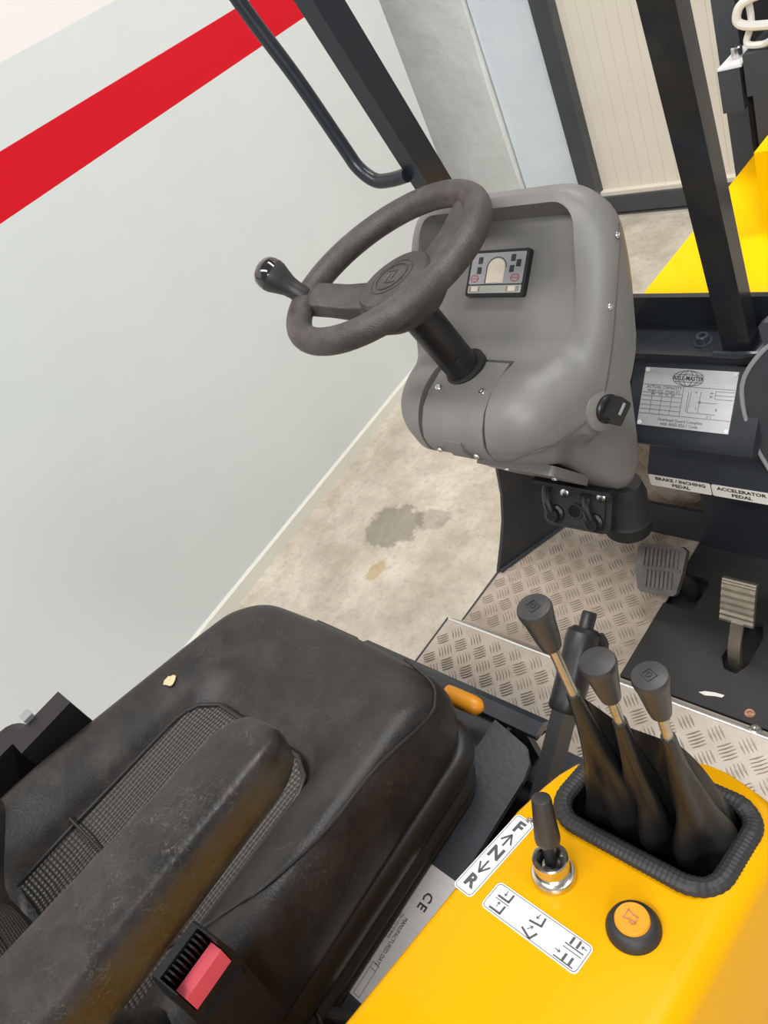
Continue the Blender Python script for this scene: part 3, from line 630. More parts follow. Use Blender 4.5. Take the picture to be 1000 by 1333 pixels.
def panel_loft(x0, x1, po, thick):
    bm = NB(); ou = offp(po, thick)
    rings = [[(x0, a[0], a[1]), (x1, a[0], a[1]), (x1, b[0], b[1]), (x0, b[0], b[1])] for a, b in zip(po, ou)]
    return loft(bm, rings)
bm = panel_loft(-0.8145, -0.6955, offp(pr, -0.001), 0.004); bevel(bm, 0.0015, 2, 60); AP = obj('access_panel', bm, M['grey_shell'], DC, smooth=45)
bm = panel_loft(-0.773, -0.738, offp(pr, -0.001)[5:9], -0.0035); bevel(bm, 0.002, 2, 60); obj('panel_boss', bm, M['grey_shell'], AP)
for sx in (-0.043, 0.043):
    screw(AP, (-0.755 + sx, 0.660, 1.000), (0, -0.35, 0.93), 0.0055, M['steel'], 0.0035)
    screw(AP, (-0.755 + sx * 0.85, 0.6065, 0.922), (0, -0.95, -0.2), 0.005, M['steel'], 0.0035)
bm = NB(); box(bm, -0.70, -0.65, 0.60, 0.75, 0.80, 0.84); bm.free()
# lower tongue plate with screws under the nose
tp = frame(V((-0.715, 0.704, 0.808)), (1, 0, 0), (0, 0.62, -0.78))
bm = NB(); prism(bm, rrect(-0.075, 0.075, -0.062, 0.050, 0.008), tp, -0.012, 0.004); bevel(bm, 0.002, 2, 60); TP = obj('lower_tongue', bm, M['grey_shell'], DC)
for x, y in ((-0.02, -0.045), (0.045, -0.005)): screw(TP, tp @ V((x, y, -0.012)), (0, -0.78, -0.62), 0.005, M['steel'], 0.003)
# seams and side screws
sm = [(-0.689, 0.6075, 0.916), (-0.672, 0.6095, 0.914)]
for y in [0.63, 0.655, 0.69, 0.72, 0.745, 0.77, 0.80, 0.83, 0.85, 0.87]:
    t, b, wd, r = station(y); r = min(r, (t - b) * 0.49, wd * 0.49)
    kk = radians(interp([0.612, 0.69, 0.76, 0.87], [-20, -6, 0, 14], y))
    dz = interp([0.612, 0.65, 0.72, 0.80, 0.87], [-0.004, -0.022, -0.040, -0.020, 0.0], y)
    sm.append((XC + wd - r + r * cos(kk) + 0.0002, y, t - r + r * sin(kk) + dz))
bm = NB(); tube(bm, smooth_path(sm, 5), 0.0014, 6); obj('shell_seam', bm, M['ink_grey'], DC)
for y, dz in ((0.852, 0.006), (0.80, -0.006)):
    t, b, wd, r = station(y); screw(DC, (XC + wd - r + r * 0.97, y, t - r + r * 0.2 + dz), (1, 0, 0.25), 0.005, M['steel'], 0.003)
# instrument display
ins = dk @ Matrix.Translation((0.0, 0.0, 0.0))
bm = NB(); prism(bm, rrect(-0.055, 0.055, -0.0345, 0.0345, 0.004, 3), ins, -0.002, 0.009); bevel(bm, 0.002, 2, 60); ID = obj('instrument_display', bm, M['black_plastic'], DC, label='small grey instrument panel with round gauge window')
i2 = ins @ Matrix.Translation((0, 0, 0.0092))
bm = NB(); prism(bm, rrect(-0.050, 0.050, -0.0165, 0.030, 0.002, 2), i2, 0, 0.0006); obj('gauge_face', bm, M['gauge_grey'], ID, smooth=0)
bm = NB(); prism(bm, rrect(-0.050, 0.050, -0.030, -0.0185, 0.0015, 2), i2, 0, 0.0006); obj('warning_strip', bm, M['gauge_strip'], ID, smooth=0)
i3 = i2 @ Matrix.Translation((0, 0, 0.0007))
bm = NB(); prism(bm, [(-0.017, -0.015), (0.015, -0.015), (0.015, 0.008)] + ell(-0.001, 0.008, 0.016, 0.013, 10, 0, 180) + [(-0.017, 0.008)], i3, 0, 0.0006); obj('gauge_window', bm, M['lcd'], ID, smooth=0)
strokes('gauge_frame', [[(-0.019, -0.016), (-0.019, 0.008)] + ell(-0.001, 0.008, 0.018, 0.015, 12, 180, 0)], 0.0016, i3, M['ink_grey'], ID)
for x, y in ((-0.033, 0.019), (-0.033, 0.004), (0.028, 0.021), (0.039, 0.013), (0.028, 0.005)):
    bm = NB(); prism(bm, [(x - 0.0038, y - 0.005), (x + 0.0038, y - 0.005), (x + 0.0038, y + 0.005), (x - 0.0038, y + 0.005)], i3, 0, 0.0008); obj('warning_lamp', bm, M['ink'], ID, smooth=0)
M['dull_red'] = mat('dull_red', (0.36, 0.09, 0.08), 0.5)
for q in (0.036, -0.040): strokes('red_emblem', [ell(q, -0.008, 0.0075, 0.005, 14), [(q - 0.006, -0.008), (q + 0.006, -0.008)]], 0.0013, i3, M['dull_red'], ID)
for x in (-0.037, 0.033):
    bm = NB(); prism(bm, [(x - 0.006, -0.0275), (x + 0.006, -0.0275), (x + 0.006, -0.0205), (x - 0.006, -0.0205)], i3, 0, 0.0006); obj('lamp_window', bm, M['lcd'], ID, smooth=0)
for x in (-0.046, -0.028, 0.024, 0.042, 0.045): strokes('strip_mark', [[(x, -0.0275), (x, -0.0205)]], 0.0008, i3, M['ink_grey'], ID)
# ignition switch on the right flank
kf = axis_frame((-0.583, 0.745, 0.915), (0.96, -0.22, 0.10))
bm = NB(); lathe(bm, [(0.040, -0.012), (0.034, 0.003), (0.024, 0.007), (0.0, 0.008)], kf, 24, True, False); obj('switch_boss', bm, M['grey_shell'], DC)
bm = NB(); lathe(bm, [(0.0215, 0.004), (0.0215, 0.011), (0.0195, 0.013), (0.0195, 0.018)], kf, 24); IG = obj('ignition_switch', bm, M['black_plastic'], DC, label='black key switch')
bm = NB(); prism(bm, rrect(-0.020, 0.016, -0.0125, 0.0125, 0.004, 3), frame(kf @ V((0, 0, 0.020)), (0, -0.1, -1), kf.to_3x3() @ V((0, 0, 1))) @ Matrix.Rotation(-pi / 2, 4, 'X') @ Matrix.Rotation(0, 4, 'Z'), -0.010, 0.012) if False else prism(bm, rrect(-0.0185, 0.0185, -0.014, 0.014, 0.005, 3), kf @ Matrix.Rotation(0.5, 4, 'Z'), 0.016, 0.033); obj('switch_grip', bm, M['black_plastic'], IG)
bm = NB(); m4 = kf @ Matrix.Rotation(0.5, 4, 'Z') @ Matrix.Translation((0.004, 0, 0.033)); box(bm, -0.009, 0.009, -0.0022, 0.0022, -0.002, 0.0012, m4); bevel(bm, 0.001, 1); obj('key_slot', bm, M['gauge_grey'], IG)
screw(DC, (-0.590, 0.735, 0.975), (1, 0, 0.4), 0.003, M['gauge_grey'], 0.001, 'trim_pin')
# column collar hole
bm = NB(); lathe(bm, [(0.034, -0.012), (0.034, 0.004), (0.030, 0.006)], axis_frame((-0.770, 0.702, 1.008), (-0.095, -0.25, 0.95)), 24); obj('column_opening', bm, M['matte_black'], DC)

# ------------------------------------------------------------------ STEERING WHEEL
WC = V((-0.794, 0.660, 1.212)); WNm = V((-0.0954, -0.1387, 0.9857)).normalized()
wu = V((0, 1, 0)).cross(WNm).normalized(); wf = frame(WC, wu, WNm.cross(wu))
SW = thing('steering_wheel', tuple(WC), 'worn black steering wheel with spinner knob on its column', 'steering wheel')
bm = NB(); R0, r0 = 0.1457, 0.0185
rings = [[wf @ V(((R0 + r0 * cos(a)) * cos(t), (R0 + r0 * cos(a)) * sin(t), r0 * sin(a))) for a in [2 * pi * k / 20 for k in range(20)]] for t in [2 * pi * k / 72 for k in range(72)]]
loft(bm, rings, loop=True); obj('rim', bm, M['wheel_plastic'], SW)
def spoke(ang, w0, w1):
    bm = NB(); a = radians(ang); m = wf @ Matrix.Rotation(a, 4, 'Z')
    rings = []
    for r, wd, z, th in ((0.035, w1, -0.046, 0.020), (0.060, w1, -0.040, 0.020), (0.085, (w0 + w1) / 2, -0.030, 0.019), (0.110, w0, -0.016, 0.019), (0.130, w0, -0.006, 0.019), (0.146, w0 * 0.9, 0.0, 0.018)):
        rings.append([m @ V((r, y, z + h)) for y, h in rrect(-wd, wd, -th * 0.75, th * 0.75, 0.006, 3)])
    loft(bm, rings); return obj('spoke', bm, M['wheel_plastic'], SW)
spoke(-160, 0.027, 0.030); spoke(47, 0.029, 0.028); spoke(-57, 0.022, 0.026)
bm = NB(); lathe(bm, [(0.032, -0.085), (0.050, -0.080), (0.066, -0.066), (0.070, -0.050), (0.068, -0.038), (0.060, -0.033)], wf, 40); obj('hub', bm, M['wheel_plastic'], SW)
bm = NB(); lathe(bm, [(0.059, -0.034), (0.0585, -0.026), (0.055, -0.022), (0.040, -0.0195), (0.0, -0.0185)], wf, 40, True, False); HC = obj('hub_cap', bm, M['wheel_plastic'], SW)
bm = NB(); tube(bm, [wf @ V((0.034 * cos(t), 0.034 * sin(t), -0.0190)) for t in [2 * pi * k / 40 for k in range(40)]], 0.0011, 6, True); obj('cap_ring', bm, M['wheel_plastic'], HC)
strokes('cap_emblem', [[(-0.014, 0.012), (0.004, 0.012), (0.004, -0.003)], [(-0.005, 0.004), (-0.005, -0.012), (0.014, -0.012)], ell(0, 0, 0.026, 0.026, 24)], 0.0016, wf @ Matrix.Translation((0, 0, -0.0192)), M['wheel_plastic'], HC, 0.0014)
bm = NB(); c0 = wf @ V((0, 0, -0.075)); c1p = V((-0.768, 0.704, 0.985)); cyl(bm, c0, c1p, 0.0275, 0.0265, 28); CO = obj('column', bm, M['black_plastic'], SW)
pc = c0.lerp(c1p, 0.63); bm = NB(); cyl(bm, pc + V((0.0225, -0.0145, 0)), pc + V((0.0245, -0.016, 0)), 0.004, None, 12); obj('column_hole', bm, M['matte_black'], CO)
kb = wf @ V((-0.132, -0.052, 0.010)); kd = (WNm * 0.066 - wu * 0.040 - V((0, 0.006, 0))).normalized()
kf2 = axis_frame(kb, kd)
bm = NB(); lathe(bm, [(0.0125, -0.004), (0.0145, 0.004), (0.0140, 0.014), (0.0152, 0.024), (0.0195, 0.036), (0.0235, 0.046), (0.0245, 0.054)], kf2, 28, True, True); KN = obj('spinner_knob', bm, M['knob_plastic'], SW, label='black flared spinner knob with glossy cap')
bm = NB(); lathe(bm, [(0.0245, 0.054), (0.0242, 0.060), (0.0215, 0.068), (0.0155, 0.074), (0.007, 0.0772), (0.0, 0.0778)], kf2, 28, True, False); obj('knob_cap', bm, M['gloss_black'], KN)

# ------------------------------------------------------------------ STEERING UNIT below the console
SU = thing('steering_unit', (-0.66, 0.77, 0.60), 'black hydraulic steering unit with bolts and hose ends under the dashboard', 'steering unit')
uf = axis_frame((-0.640, 0.795, 0.632), (0.12, 0.10, 1.0))
bm = NB(); lathe(bm, [(0.036, -0.042), (0.041, -0.036), (0.042, -0.010), (0.038, -0.004), (0.036, 0.045), (0.028, 0.07)], uf, 28); obj('steering_motor', bm, M['matte_black'], SU)
vf = frame(V((-0.70, 0.745, 0.672)), (1, 0.12, -0.10), (0, 0.5, 0.86))
bm = NB(); prism(bm, rrect(-0.062, 0.062, -0.036, 0.050, 0.016), vf, -0.05, 0.0); bevel(bm, 0.004, 2, 60); obj('valve_body', bm, M['rubber'], SU)
bm = NB(); prism(bm, rrect(-0.052, 0.052, -0.028, 0.040, 0.012), vf, 0.0, 0.006); bevel(bm, 0.002, 2, 60); obj('valve_flange', bm, M['rubber'], SU)
for x, y in ((-0.036, -0.010), (0.036, -0.014)):
    bm = NB(); lathe(bm, [(0.016, 0.004), (0.016, 0.012), (0.011, 0.014), (0.011, 0.026), (0.008, 0.029)], vf @ Matrix.Translation((x, y, 0)), 16); obj('hose_bolt', bm, M['black_plastic'], SU)
bm = NB(); lathe(bm, [(0.015, 0.005), (0.015, 0.010), (0.011, 0.010), (0.011, 0.006)], vf @ Matrix.Translation((0.0, 0.0, 0)), 16); obj('port', bm, M['matte_black'], SU)
for x, y in ((-0.020, 0.030), (0.046, 0.032)):
    bm = NB(); lathe(bm, [(0.008, 0.0), (0.008, 0.012), (0.006, 0.013)], vf @ Matrix.Translation((x, y, 0)), 12); obj('hex_bolt', bm, M['steel'], SU)
for x, d in ((-0.036, -1), (0.036, 1)):
    p0 = vf @ V((x, -0.010, 0.020)); bm = NB(); tube(bm, smooth_path([p0, vf @ V((x - 0.010, 0.012, 0.022)), vf @ V((x - 0.016, 0.035, 0.012)), vf @ V((x - 0.010, 0.060, -0.010)), vf @ V((x, 0.09, -0.03))], 5), 0.008, 10); obj('hose', bm, M['black_plastic'], SU)
bm = NB(); bf = frame(V((-0.675, 0.730, 0.752)), (1, 0.25, -0.28), (0.1, 0.75, -0.5)); box(bm, -0.065, 0.065, -0.020, 0.030, -0.003, 0.003, bf); bevel(bm, 0.002, 1); obj('mount_bracket', bm, M['black_plastic'], SU)
# ------------------------------------------------------------------ DRIVER SEAT
SX = -0.785
DS = thing('driver_seat', (SX, 0.05, 0.652), 'worn black leather driver seat with perforated centre panel and armrest', 'seat')
def seat_ring(hwf, yf, yr, z, rf, rr=0.05, bow=0.012, n=8, hwr=None, zf=None):
    """rounded outline; hwf half width at the front, hwr at the rear; zf(x,y) adds height"""
    hwr = hwf if hwr is None else hwr; pts = []
    for sx, sy, a0 in ((1, 1, 0), (-1, 1, 90), (-1, -1, 180), (1, -1, 270)):
        r = rf if sy > 0 else rr; hw = hwf if sy > 0 else hwr
        cx = sx * (hw - r); cy = (yf - r) if sy > 0 else (yr + r)
        for k in range(n + 1):
            a = radians(a0 + 90 * k / n); pts.append([cx + r * cos(a), cy + r * sin(a)])
    out = []
    P = [V((p[0], p[1], 0)) for p in pts]; res = []
    for i in range(len(P)):          # add points along the straight runs
        a, b = P[i], P[(i + 1) % len(P)]; res.append(a)
        if (b - a).length > 0.06:
            for k in range(1, 8): res.append(a.lerp(b, k / 8))
    for p in res:
        y = p.y + (bow * (1 - (p.x / hwf) ** 2) if p.y > yf - 0.02 else 0)
        out.append((SX + p.x, y, z + (zf(p.x, p.y) if zf else 0)))
    return out
def bolster(x, y):
    s = abs(x) / 0.24
    b = 0.022 * max(0.0, min(1.0, (s - 0.45) / 0.45)) ** 1.3
    rear = max(0.0, min(1.0, (0.16 - y) / 0.28))
    f = max(0.0, min(1.0, (y - 0.16) / 0.13))
    return b * (1 + 1.7 * rear) * (1 - 0.6 * f) - 0.016 * f * f
B = bolster
def cushion():
    bm = NB()
    spec = [  # half width front, rear, yf, z, corner
        (0.200, 0.205, 0.262, 0.742, 0.06, 0), (0.218, 0.228, 0.283, 0.752, 0.06, 0), (0.224, 0.248, 0.293, 0.785, 0.06, .2), (0.223, 0.258, 0.294, 0.822, 0.06, .6),
        (0.216, 0.256, 0.289, 0.848, 0.06, 1), (0.206, 0.243, 0.279, 0.862, 0.058, 1), (0.190, 0.218, 0.262, 0.871, 0.056, 1), (0.165, 0.185, 0.225, 0.873, 0.05, 1), (0.146, 0.160, 0.160, 0.868, 0.05, 1), (0.136, 0.148, 0.128, 0.856, 0.045, 1), (0.128, 0.140, 0.116, 0.838, 0.042, 1)]
    rings = [seat_ring(hf, yf, -0.24, z, c, hwr=hr, zf=(lambda x, y, k=k: bolster(x, y) * k)) for hf, hr, yf, z, c, k in spec]
    loft(bm, rings, True, True)
    return bm
bm = cushion(); CU = obj('cushion', bm, M['leather'], DS, smooth=60, subsurf=1)
def panel_grid(name, m, parent, f, nx, ny, uvf, flip=False):
    bm = NB(); uv = bm.loops.layers.uv.new('UVMap')
    g = [[bm.verts.new(f(i / nx, j / ny)) for i in range(nx + 1)] for j in range(ny + 1)]
    for j in range(ny):
        for i in range(nx):
            idx = [(i, j), (i + 1, j), (i + 1, j + 1), (i, j + 1)]
            fc = bm.faces.new([g[b][a] for a, b in idx])
            for lp, (a, b) in zip(fc.loops, idx): lp[uv].uv = uvf(a / nx, b / ny)
    ext = bmesh.ops.extrude_face_region(bm, geom=list(bm.faces))
    return bm, ext
def seat_panel(u, v):
    y = -0.215 + v * 0.329; hw = 0.136 + 0.010 * (1 - v)
    # rounded front corners
    if v > 0.82: hw -= 0.045 * (1 - sqrt(max(0.0, 1 - ((v - 0.82) / 0.18) ** 2)))
    x = (u * 2 - 1) * hw
    crown = 0.006 * (1 - (abs(u * 2 - 1)) ** 3) * min(1, (1 - v) * 8)
    return V((SX + x, y, 0.8535 + bolster(x, y) + crown))
bm = NB(); uv = bm.loops.layers.uv.new('UVMap'); nx, ny = 24, 24
g = [[bm.verts.new(seat_panel(i / nx, j / ny)) for i in range(nx + 1)] for j in range(ny + 1)]
for j in range(ny):
    for i in range(nx):
        fc = bm.faces.new((g[j][i], g[j][i + 1], g[j + 1][i + 1], g[j + 1][i]))
        for lp in fc.loops: lp[uv].uv = (lp.vert.co.x, lp.vert.co.y)
obj('seat_panel', bm, M['weave'], DS, smooth=60)
# piping round the panel, stitched seam on the right shoulder, worn hole with foam
edge = [seat_panel(0, j / 20) for j in range(21)] + [seat_panel(i / 12, 1) for i in range(1, 13)] + [seat_panel(1, 1 - j / 20) for j in range(1, 21)]
bm = NB(); tube(bm, [p + V((0, 0, 0.001)) for p in edge], 0.0035, 8); obj('piping', bm, M['leather_side'], CU)
seam = smooth_path([(-0.66, 0.2965, 0.8435), (-0.60, 0.282, 0.845), (-0.577, 0.262, 0.846), (-0.568, 0.235, 0.850)] + [(x, y, z + bolster(x - SX, y)) for x, y, z in ((-0.562, 0.15, 0.858), (-0.558, 0.06, 0.860), (-0.568, -0.02, 0.865), (-0.598, -0.08, 0.873), (-0.645, -0.13, 0.875))], 6)
bm = NB(); tube(bm, seam, 0.0022, 6); obj('seam', bm, M['leather_side'], CU)
bm = NB(); lathe(bm, [(0.010, 0), (0.009, 0.0015), (0.004, 0.0022), (0.0, 0.0018)], axis_frame((-0.957, 0.098, 0.873 + bolster(-0.172, 0.098)), (0.15, 0.0, 1)), 9, True, False)
for v in bm.verts: v.co += V((random.uniform(-.002, .002), random.uniform(-.002, .003), 0))
obj('foam_hole', bm, M['foam'], CU, label='torn hole showing yellow foam')
bm = NB(); tube(bm, [V((-0.0 + SX + x * 0.146, -0.118, 0.8595 + bolster(x * 0.146, -0.118) + 0.004)) for x in (-1, -0.6, -0.2, 0.2, 0.6, 1)], 0.0022, 6); obj('panel_seam', bm, M['leather_side'], CU)
# cushion pan and suspension bellows under it
def slab(name, hw, yf, z0, z1, rad, m, cr=0.05, yr=-0.22):
    bm = NB(); h = z1 - z0
    rings = [seat_ring(hw + o, yf + o, yr, z0 + h * t, cr) for o, t in ((-rad, 0), (-rad * 0.3, 0.12), (0, 0.4), (0, 0.6), (-rad * 0.3, 0.88), (-rad, 1))]
    loft(bm, rings); return obj(name, bm, m, DS, smooth=60)
slab('seat_pan', 0.226, 0.286, 0.708, 0.752, 0.010, M['leather_side'])
for z0, z1, hw, yf in ((0.688, 0.714, 0.215, 0.270), (0.664, 0.692, 0.216, 0.270), (0.650, 0.668, 0.212, 0.266)):
    slab('bellows', hw, yf, z0, z1, 0.016, M['rubber'])
# backrest with side wings
def back_section(z):
    t = (z - 0.80) / 0.55
    yb = -0.225 - 0.10 * t * t - 0.05 * t
    hw = interp([0.80, 0.9, 1.05, 1.2, 1.36], [0.235, 0.255, 0.252, 0.235, 0.20], z)
    wing = interp([0.80, 0.88, 0.95, 1.05, 1.2, 1.36], [0.085, 0.100, 0.085, 0.060, 0.035, 0.01], z)
    pts = []
    for k in range(25):
        u = -1 + 2 * k / 24; a = abs(u)
        s = max(0, (a - 0.52) / 0.36); s = min(1, s); s = s * s * (3 - 2 * s)
        edge = max(0, (a - 0.86) / 0.14)
        pts.append((SX + u * hw, yb + wing * s - 0.035 * edge * edge, z))
    return pts + [(SX + hw * 0.97, yb - 0.075, z), (SX + hw * 0.6, yb - 0.11, z), (SX - hw * 0.6, yb - 0.11, z), (SX - hw * 0.97, yb - 0.075, z)]
bm = NB(); zs = [0.80, 0.84, 0.88, 0.92, 0.97, 1.03, 1.10, 1.18, 1.26, 1.32, 1.35, 1.36]
rings = [back_section(z) for z in zs]
c = V((SX, -0.34, 1.35)); rings[-1] = [tuple(V(p).lerp(c, 0.35)) for p in rings[-1]]
loft(bm, rings); obj('backrest', bm, M['leather'], DS, smooth=60, subsurf=1)
def back_panel(u, v):
    z = 0.872 + v * 0.40; s = back_section(z); hw = 0.132 * (1 - 0.15 * v); t = (z - 0.80) / 0.55
    return V((SX + (2 * u - 1) * hw, -0.225 - 0.10 * t * t - 0.05 * t + 0.006 * (1 - abs(2 * u - 1) ** 4), z))
bm = NB(); uv = bm.loops.layers.uv.new('UVMap'); nx, ny = 16, 24
g = [[bm.verts.new(back_panel(i / nx, j / ny)) for i in range(nx + 1)] for j in range(ny + 1)]
for j in range(ny):
    for i in range(nx):
        fc = bm.faces.new((g[j][i], g[j][i + 1], g[j + 1][i + 1], g[j + 1][i]))
        for lp in fc.loops: lp[uv].uv = (lp.vert.co.x, lp.vert.co.z)
obj('back_panel', bm, M['weave'], DS, smooth=60)
bm = NB(); tube(bm, [back_panel(i / 10, 0.16) + V((0, 0.002, 0)) for i in range(11)], 0.002, 6); obj('panel_seam', bm, M['leather_side'], DS)
# right armrest (near the camera)
def arm_section(t):
    c = V((-0.512, 0.086, 1.122)).lerp(V((-0.468, -0.36, 1.190)), t)
    w = 0.036 + 0.013 * t; h = 0.034 + 0.012 * t
    k = 1.0 if t > 0.09 else sqrt(max(0.02, 1 - ((0.09 - t) / 0.09) ** 2))
    w *= 0.45 + 0.55 * k; top = -0.012 * (1 - k)
    prof = [(-0.72, -1.9), (-0.93, -1.2), (-1.0, -0.35), (-0.93, -0.10), (-0.78, 0.0), (-0.3, 0.035), (0.3, 0.035), (0.78, 0.0), (0.93, -0.10), (1.0, -0.35), (0.80, -1.2), (0.45, -1.9)]
    d = V((0.05, -0.428, 0.063)).normalized(); sx = d.cross(V((0, 0, 1))).normalized() * -1; up = sx.cross(d); up = up if up.z > 0 else -up
    return [c + sx * (-(a)) * w + up * (b * h * (0.6 + 0.4 * k) + top) for a, b in prof]
bm = NB(); loft(bm, [arm_section(t) for t in (0, 0.008, 0.022, 0.045, 0.07, 0.09, 0.2, 0.4, 0.6, 0.8, 1.0)])
obj('armrest', bm, M['armrest'], DS, smooth=70, subsurf=2, label='long scuffed armrest pad over the right side')
# left armrest pivot / belt housing
bm = NB(); box(bm, -1.080, -1.035, -0.10, -0.01, 0.86, 0.938); bevel(bm, 0.006, 2); obj('belt_housing', bm, M['black_plastic'], DS)
bm = NB(); prism(bm, rrect(-0.21, -0.072, 0.82, 0.938, 0.03), XW, -1.118, -1.070); bevel(bm, 0.006, 2, 60); obj('pivot_cover', bm, M['black_plastic'], DS)
bm = NB(); box(bm, -1.098, -1.078, -0.070, -0.055, 0.915, 0.945); bevel(bm, 0.004, 2); obj('release_tab', bm, M['gauge_grey'], DS)

# ------------------------------------------------------------------ SEAT ADJUSTER, BUCKLE, CABLE
SA = thing('seat_adjuster', (-0.68, 0.32, 0.655), 'black lever with an orange grip under the seat front', 'lever')
bm = NB(); gd = V((0.066, 0.003, -0.004)); g0 = V((-0.682, 0.330, 0.700))
lathe(bm, [(0.0085, 0), (0.0135, 0.003), (0.0140, 0.010), (0.0140, 0.050), (0.012, 0.060), (0.006, 0.066), (0.0025, 0.067), (0.002, 0.064)], axis_frame(g0, gd), 20); obj('grip', bm, M['orange'], SA, label='orange rounded grip')
bm = NB(); tube(bm, smooth_path([g0 + V((0.004, 0, 0)), g0 + V((-0.012, 0.0, 0)), g0 + V((-0.020, -0.006, -0.012)), g0 + V((-0.016, -0.020, -0.024)), g0 + V((-0.03, -0.06, -0.036))], 5), 0.0075, 10); obj('rod', bm, M['matte_black'], SA)

SB = thing('seat_belt_buckle', (-0.53, -0.12, 0.80), 'black seat belt buckle with a red release button', 'buckle')
bf = frame(V((-0.518, -0.104, 0.984)), (-0.12, 0.98, -0.12), (0.10, 0.12, 0.98))
W2 = 0.030
bm = NB(); prism(bm, [(-W2 * 0.95, -0.16), (W2 * 0.95, -0.16), (W2, -0.02), (W2 * 0.93, 0.006), (W2 * 0.85, 0.010), (-W2 * 0.85, 0.010), (-W2 * 0.93, 0.006), (-W2, -0.02)], bf, -0.024, 0.010); bevel(bm, 0.004, 3, 40)
bk = obj('housing', bm, M['black_plastic'], SB)
c1 = NB(); box(c1, -W2 * 0.80, W2 * 0.80, -0.030, 0.02, -0.015, 0.020, bf)
cut(bk, [c1])
bm = NB(); box(bm, -W2 * 0.76, W2 * 0.76, -0.028, -0.004, -0.003, 0.0110, bf); bevel(bm, 0.003, 2); obj('release_button', bm, M['red_button'], SB, label='red release button')
bm = NB(); box(bm, -W2 * 0.80, W2 * 0.80, -0.062, -0.046, 0.006, 0.0125, bf); bevel(bm, 0.002, 2); obj('button_ledge', bm, M['black_plastic'], SB)
bm = NB()
for k in range(9):
    x = -W2 * 0.66 + k * W2 * 1.32 / 8; box(bm, x - 0.0009, x + 0.0009, -0.008, 0.008, -0.0145, -0.006, bf)
obj('slot_ribs', bm, M['black_plastic'], SB, kind='stuff')
bm = NB(); tube(bm, [bf @ V((0, -0.15, -0.007)), bf @ V((0, -0.22, -0.01)), bf @ V((-0.01, -0.33, -0.02))], 0.008, 10); obj('stalk', bm, M['matte_black'], SB)

CB = thing('seat_cable', (-0.63, -0.10, 0.665), 'black cable sleeve with a tie beside the seat base', 'cable')
cp = smooth_path([(-0.72, -0.155, 0.70), (-0.675, -0.132, 0.688), (-0.64, -0.118, 0.676), (-0.60, -0.098, 0.671), (-0.565, -0.080, 0.672), (-0.52, -0.055, 0.672)], 6)
bm = NB(); tube(bm, cp, 0.0075, 10); obj('sleeve', bm, M['rubber'], CB)
bm = NB(); tube(bm, smooth_path([(-0.60, -0.098, 0.683), (-0.588, -0.092, 0.692), (-0.57, -0.092, 0.688), (-0.560, -0.105, 0.675), (-0.562, -0.13, 0.67)], 5), 0.0028, 8); tube(bm, smooth_path([(-0.615, -0.09, 0.675), (-0.609, -0.080, 0.683), (-0.605, -0.072, 0.679)], 5), 0.005, 8); obj('cable_tie', bm, M['matte_black'], CB)
bm = NB(); tube(bm, smooth_path([(-0.66, -0.135, 0.672), (-0.62, -0.128, 0.668), (-0.58, -0.118, 0.668), (-0.54, -0.10, 0.668)], 6), 0.0035, 8); obj('wire', bm, M['matte_black'], CB)

# ------------------------------------------------------------------ YELLOW SIDE CONSOLE
KC = thing('side_console', (-0.30, 0.05, 0.60), 'glossy yellow side console with levers, labels and push button', 'console')
def top_z(y):
    z = 0.905 - 0.25 * y
    return z - (max(0, y - 0.24) ** 2) * 2.0
def console_section(y):
    xl = -0.404 + interp([0.19, 0.24, 0.28, 0.315, 0.335, 0.345], [0.0, 0.008, 0.022, 0.050, 0.085, 0.12], y)
    xr = -0.178 - interp([0.28, 0.31, 0.335, 0.345], [0.0, 0.006, 0.03, 0.06], y)
    t = top_z(y); pts = []
    rl, rr = 0.010, 0.026
    for k in range(7):
        a = radians(180 - 90 * k / 6); pts.append((xl + rl + rl * cos(a), y, t - rl + rl * sin(a)))
    for k in range(9):
        a = radians(90 - 78 * k / 8); pts.append((xr - rr + rr * cos(a), y, t - rr + rr * sin(a)))
    pts.append((xr + 0.045, y, t - 0.28)); pts.append((xr + 0.045, y, 0.45)); pts.append((xl, y, 0.45))
    return pts
bm = NB(); loft(bm, [console_section(y) for y in [-0.45, -0.3, -0.15, -0.05, 0.0, 0.05, 0.10, 0.15, 0.19, 0.21, 0.23, 0.25, 0.27, 0.285, 0.30, 0.315, 0.325, 0.335, 0.342, 0.345]])
KB = obj('console_body', bm, M['yellow'], KC, smooth=40)
OP = rrect(-0.366, -0.207, 0.207, 0.308, 0.026, 6)
c1 = NB(); prism(c1, OP, ID4, 0.70, 1.0); cut(KB, [c1])
bm = NB(); prism(bm, OP, ID4, 0.7005, 0.708); obj('opening_liner', bm, M['matte_black'], KC)
bm = NB(); o2 = rrect(-0.3655, -0.2075, 0.2075, 0.3075, 0.0255, 6)
loft(bm, [[(x, y, 0.70) for x, y in o2], [(x, y, top_z(y) - 0.004) for x, y in o2]], False, False); obj('opening_liner', bm, M['matte_black'], KC, recalc=False)
# ribbed edge trim round the opening
base = [V((x, y, top_z(y) + 0.004)) for x, y in rrect(-0.368, -0.205, 0.205, 0.310, 0.028, 10)]
dense = []
for i in range(len(base)):
    a, b = base[i], base[(i + 1) % len(base)]; n = max(1, int((b - a).length / 0.00115))
    for k in range(n): dense.append(a.lerp(b, k / n))
for p in dense:
    if p.x > -0.222: p.z -= 0.004 * min(1, (p.x + 0.222) / 0.01)
rad = [0.0097 if (i // 2) % 2 == 0 else 0.0092 for i in range(len(dense))]
bm = NB(); tube(bm, dense, rad, 12, True, flat=0.72, up=(0, 0.24, 0.97)); obj('edge_trim', bm, M['rubber'], KC, smooth=20)
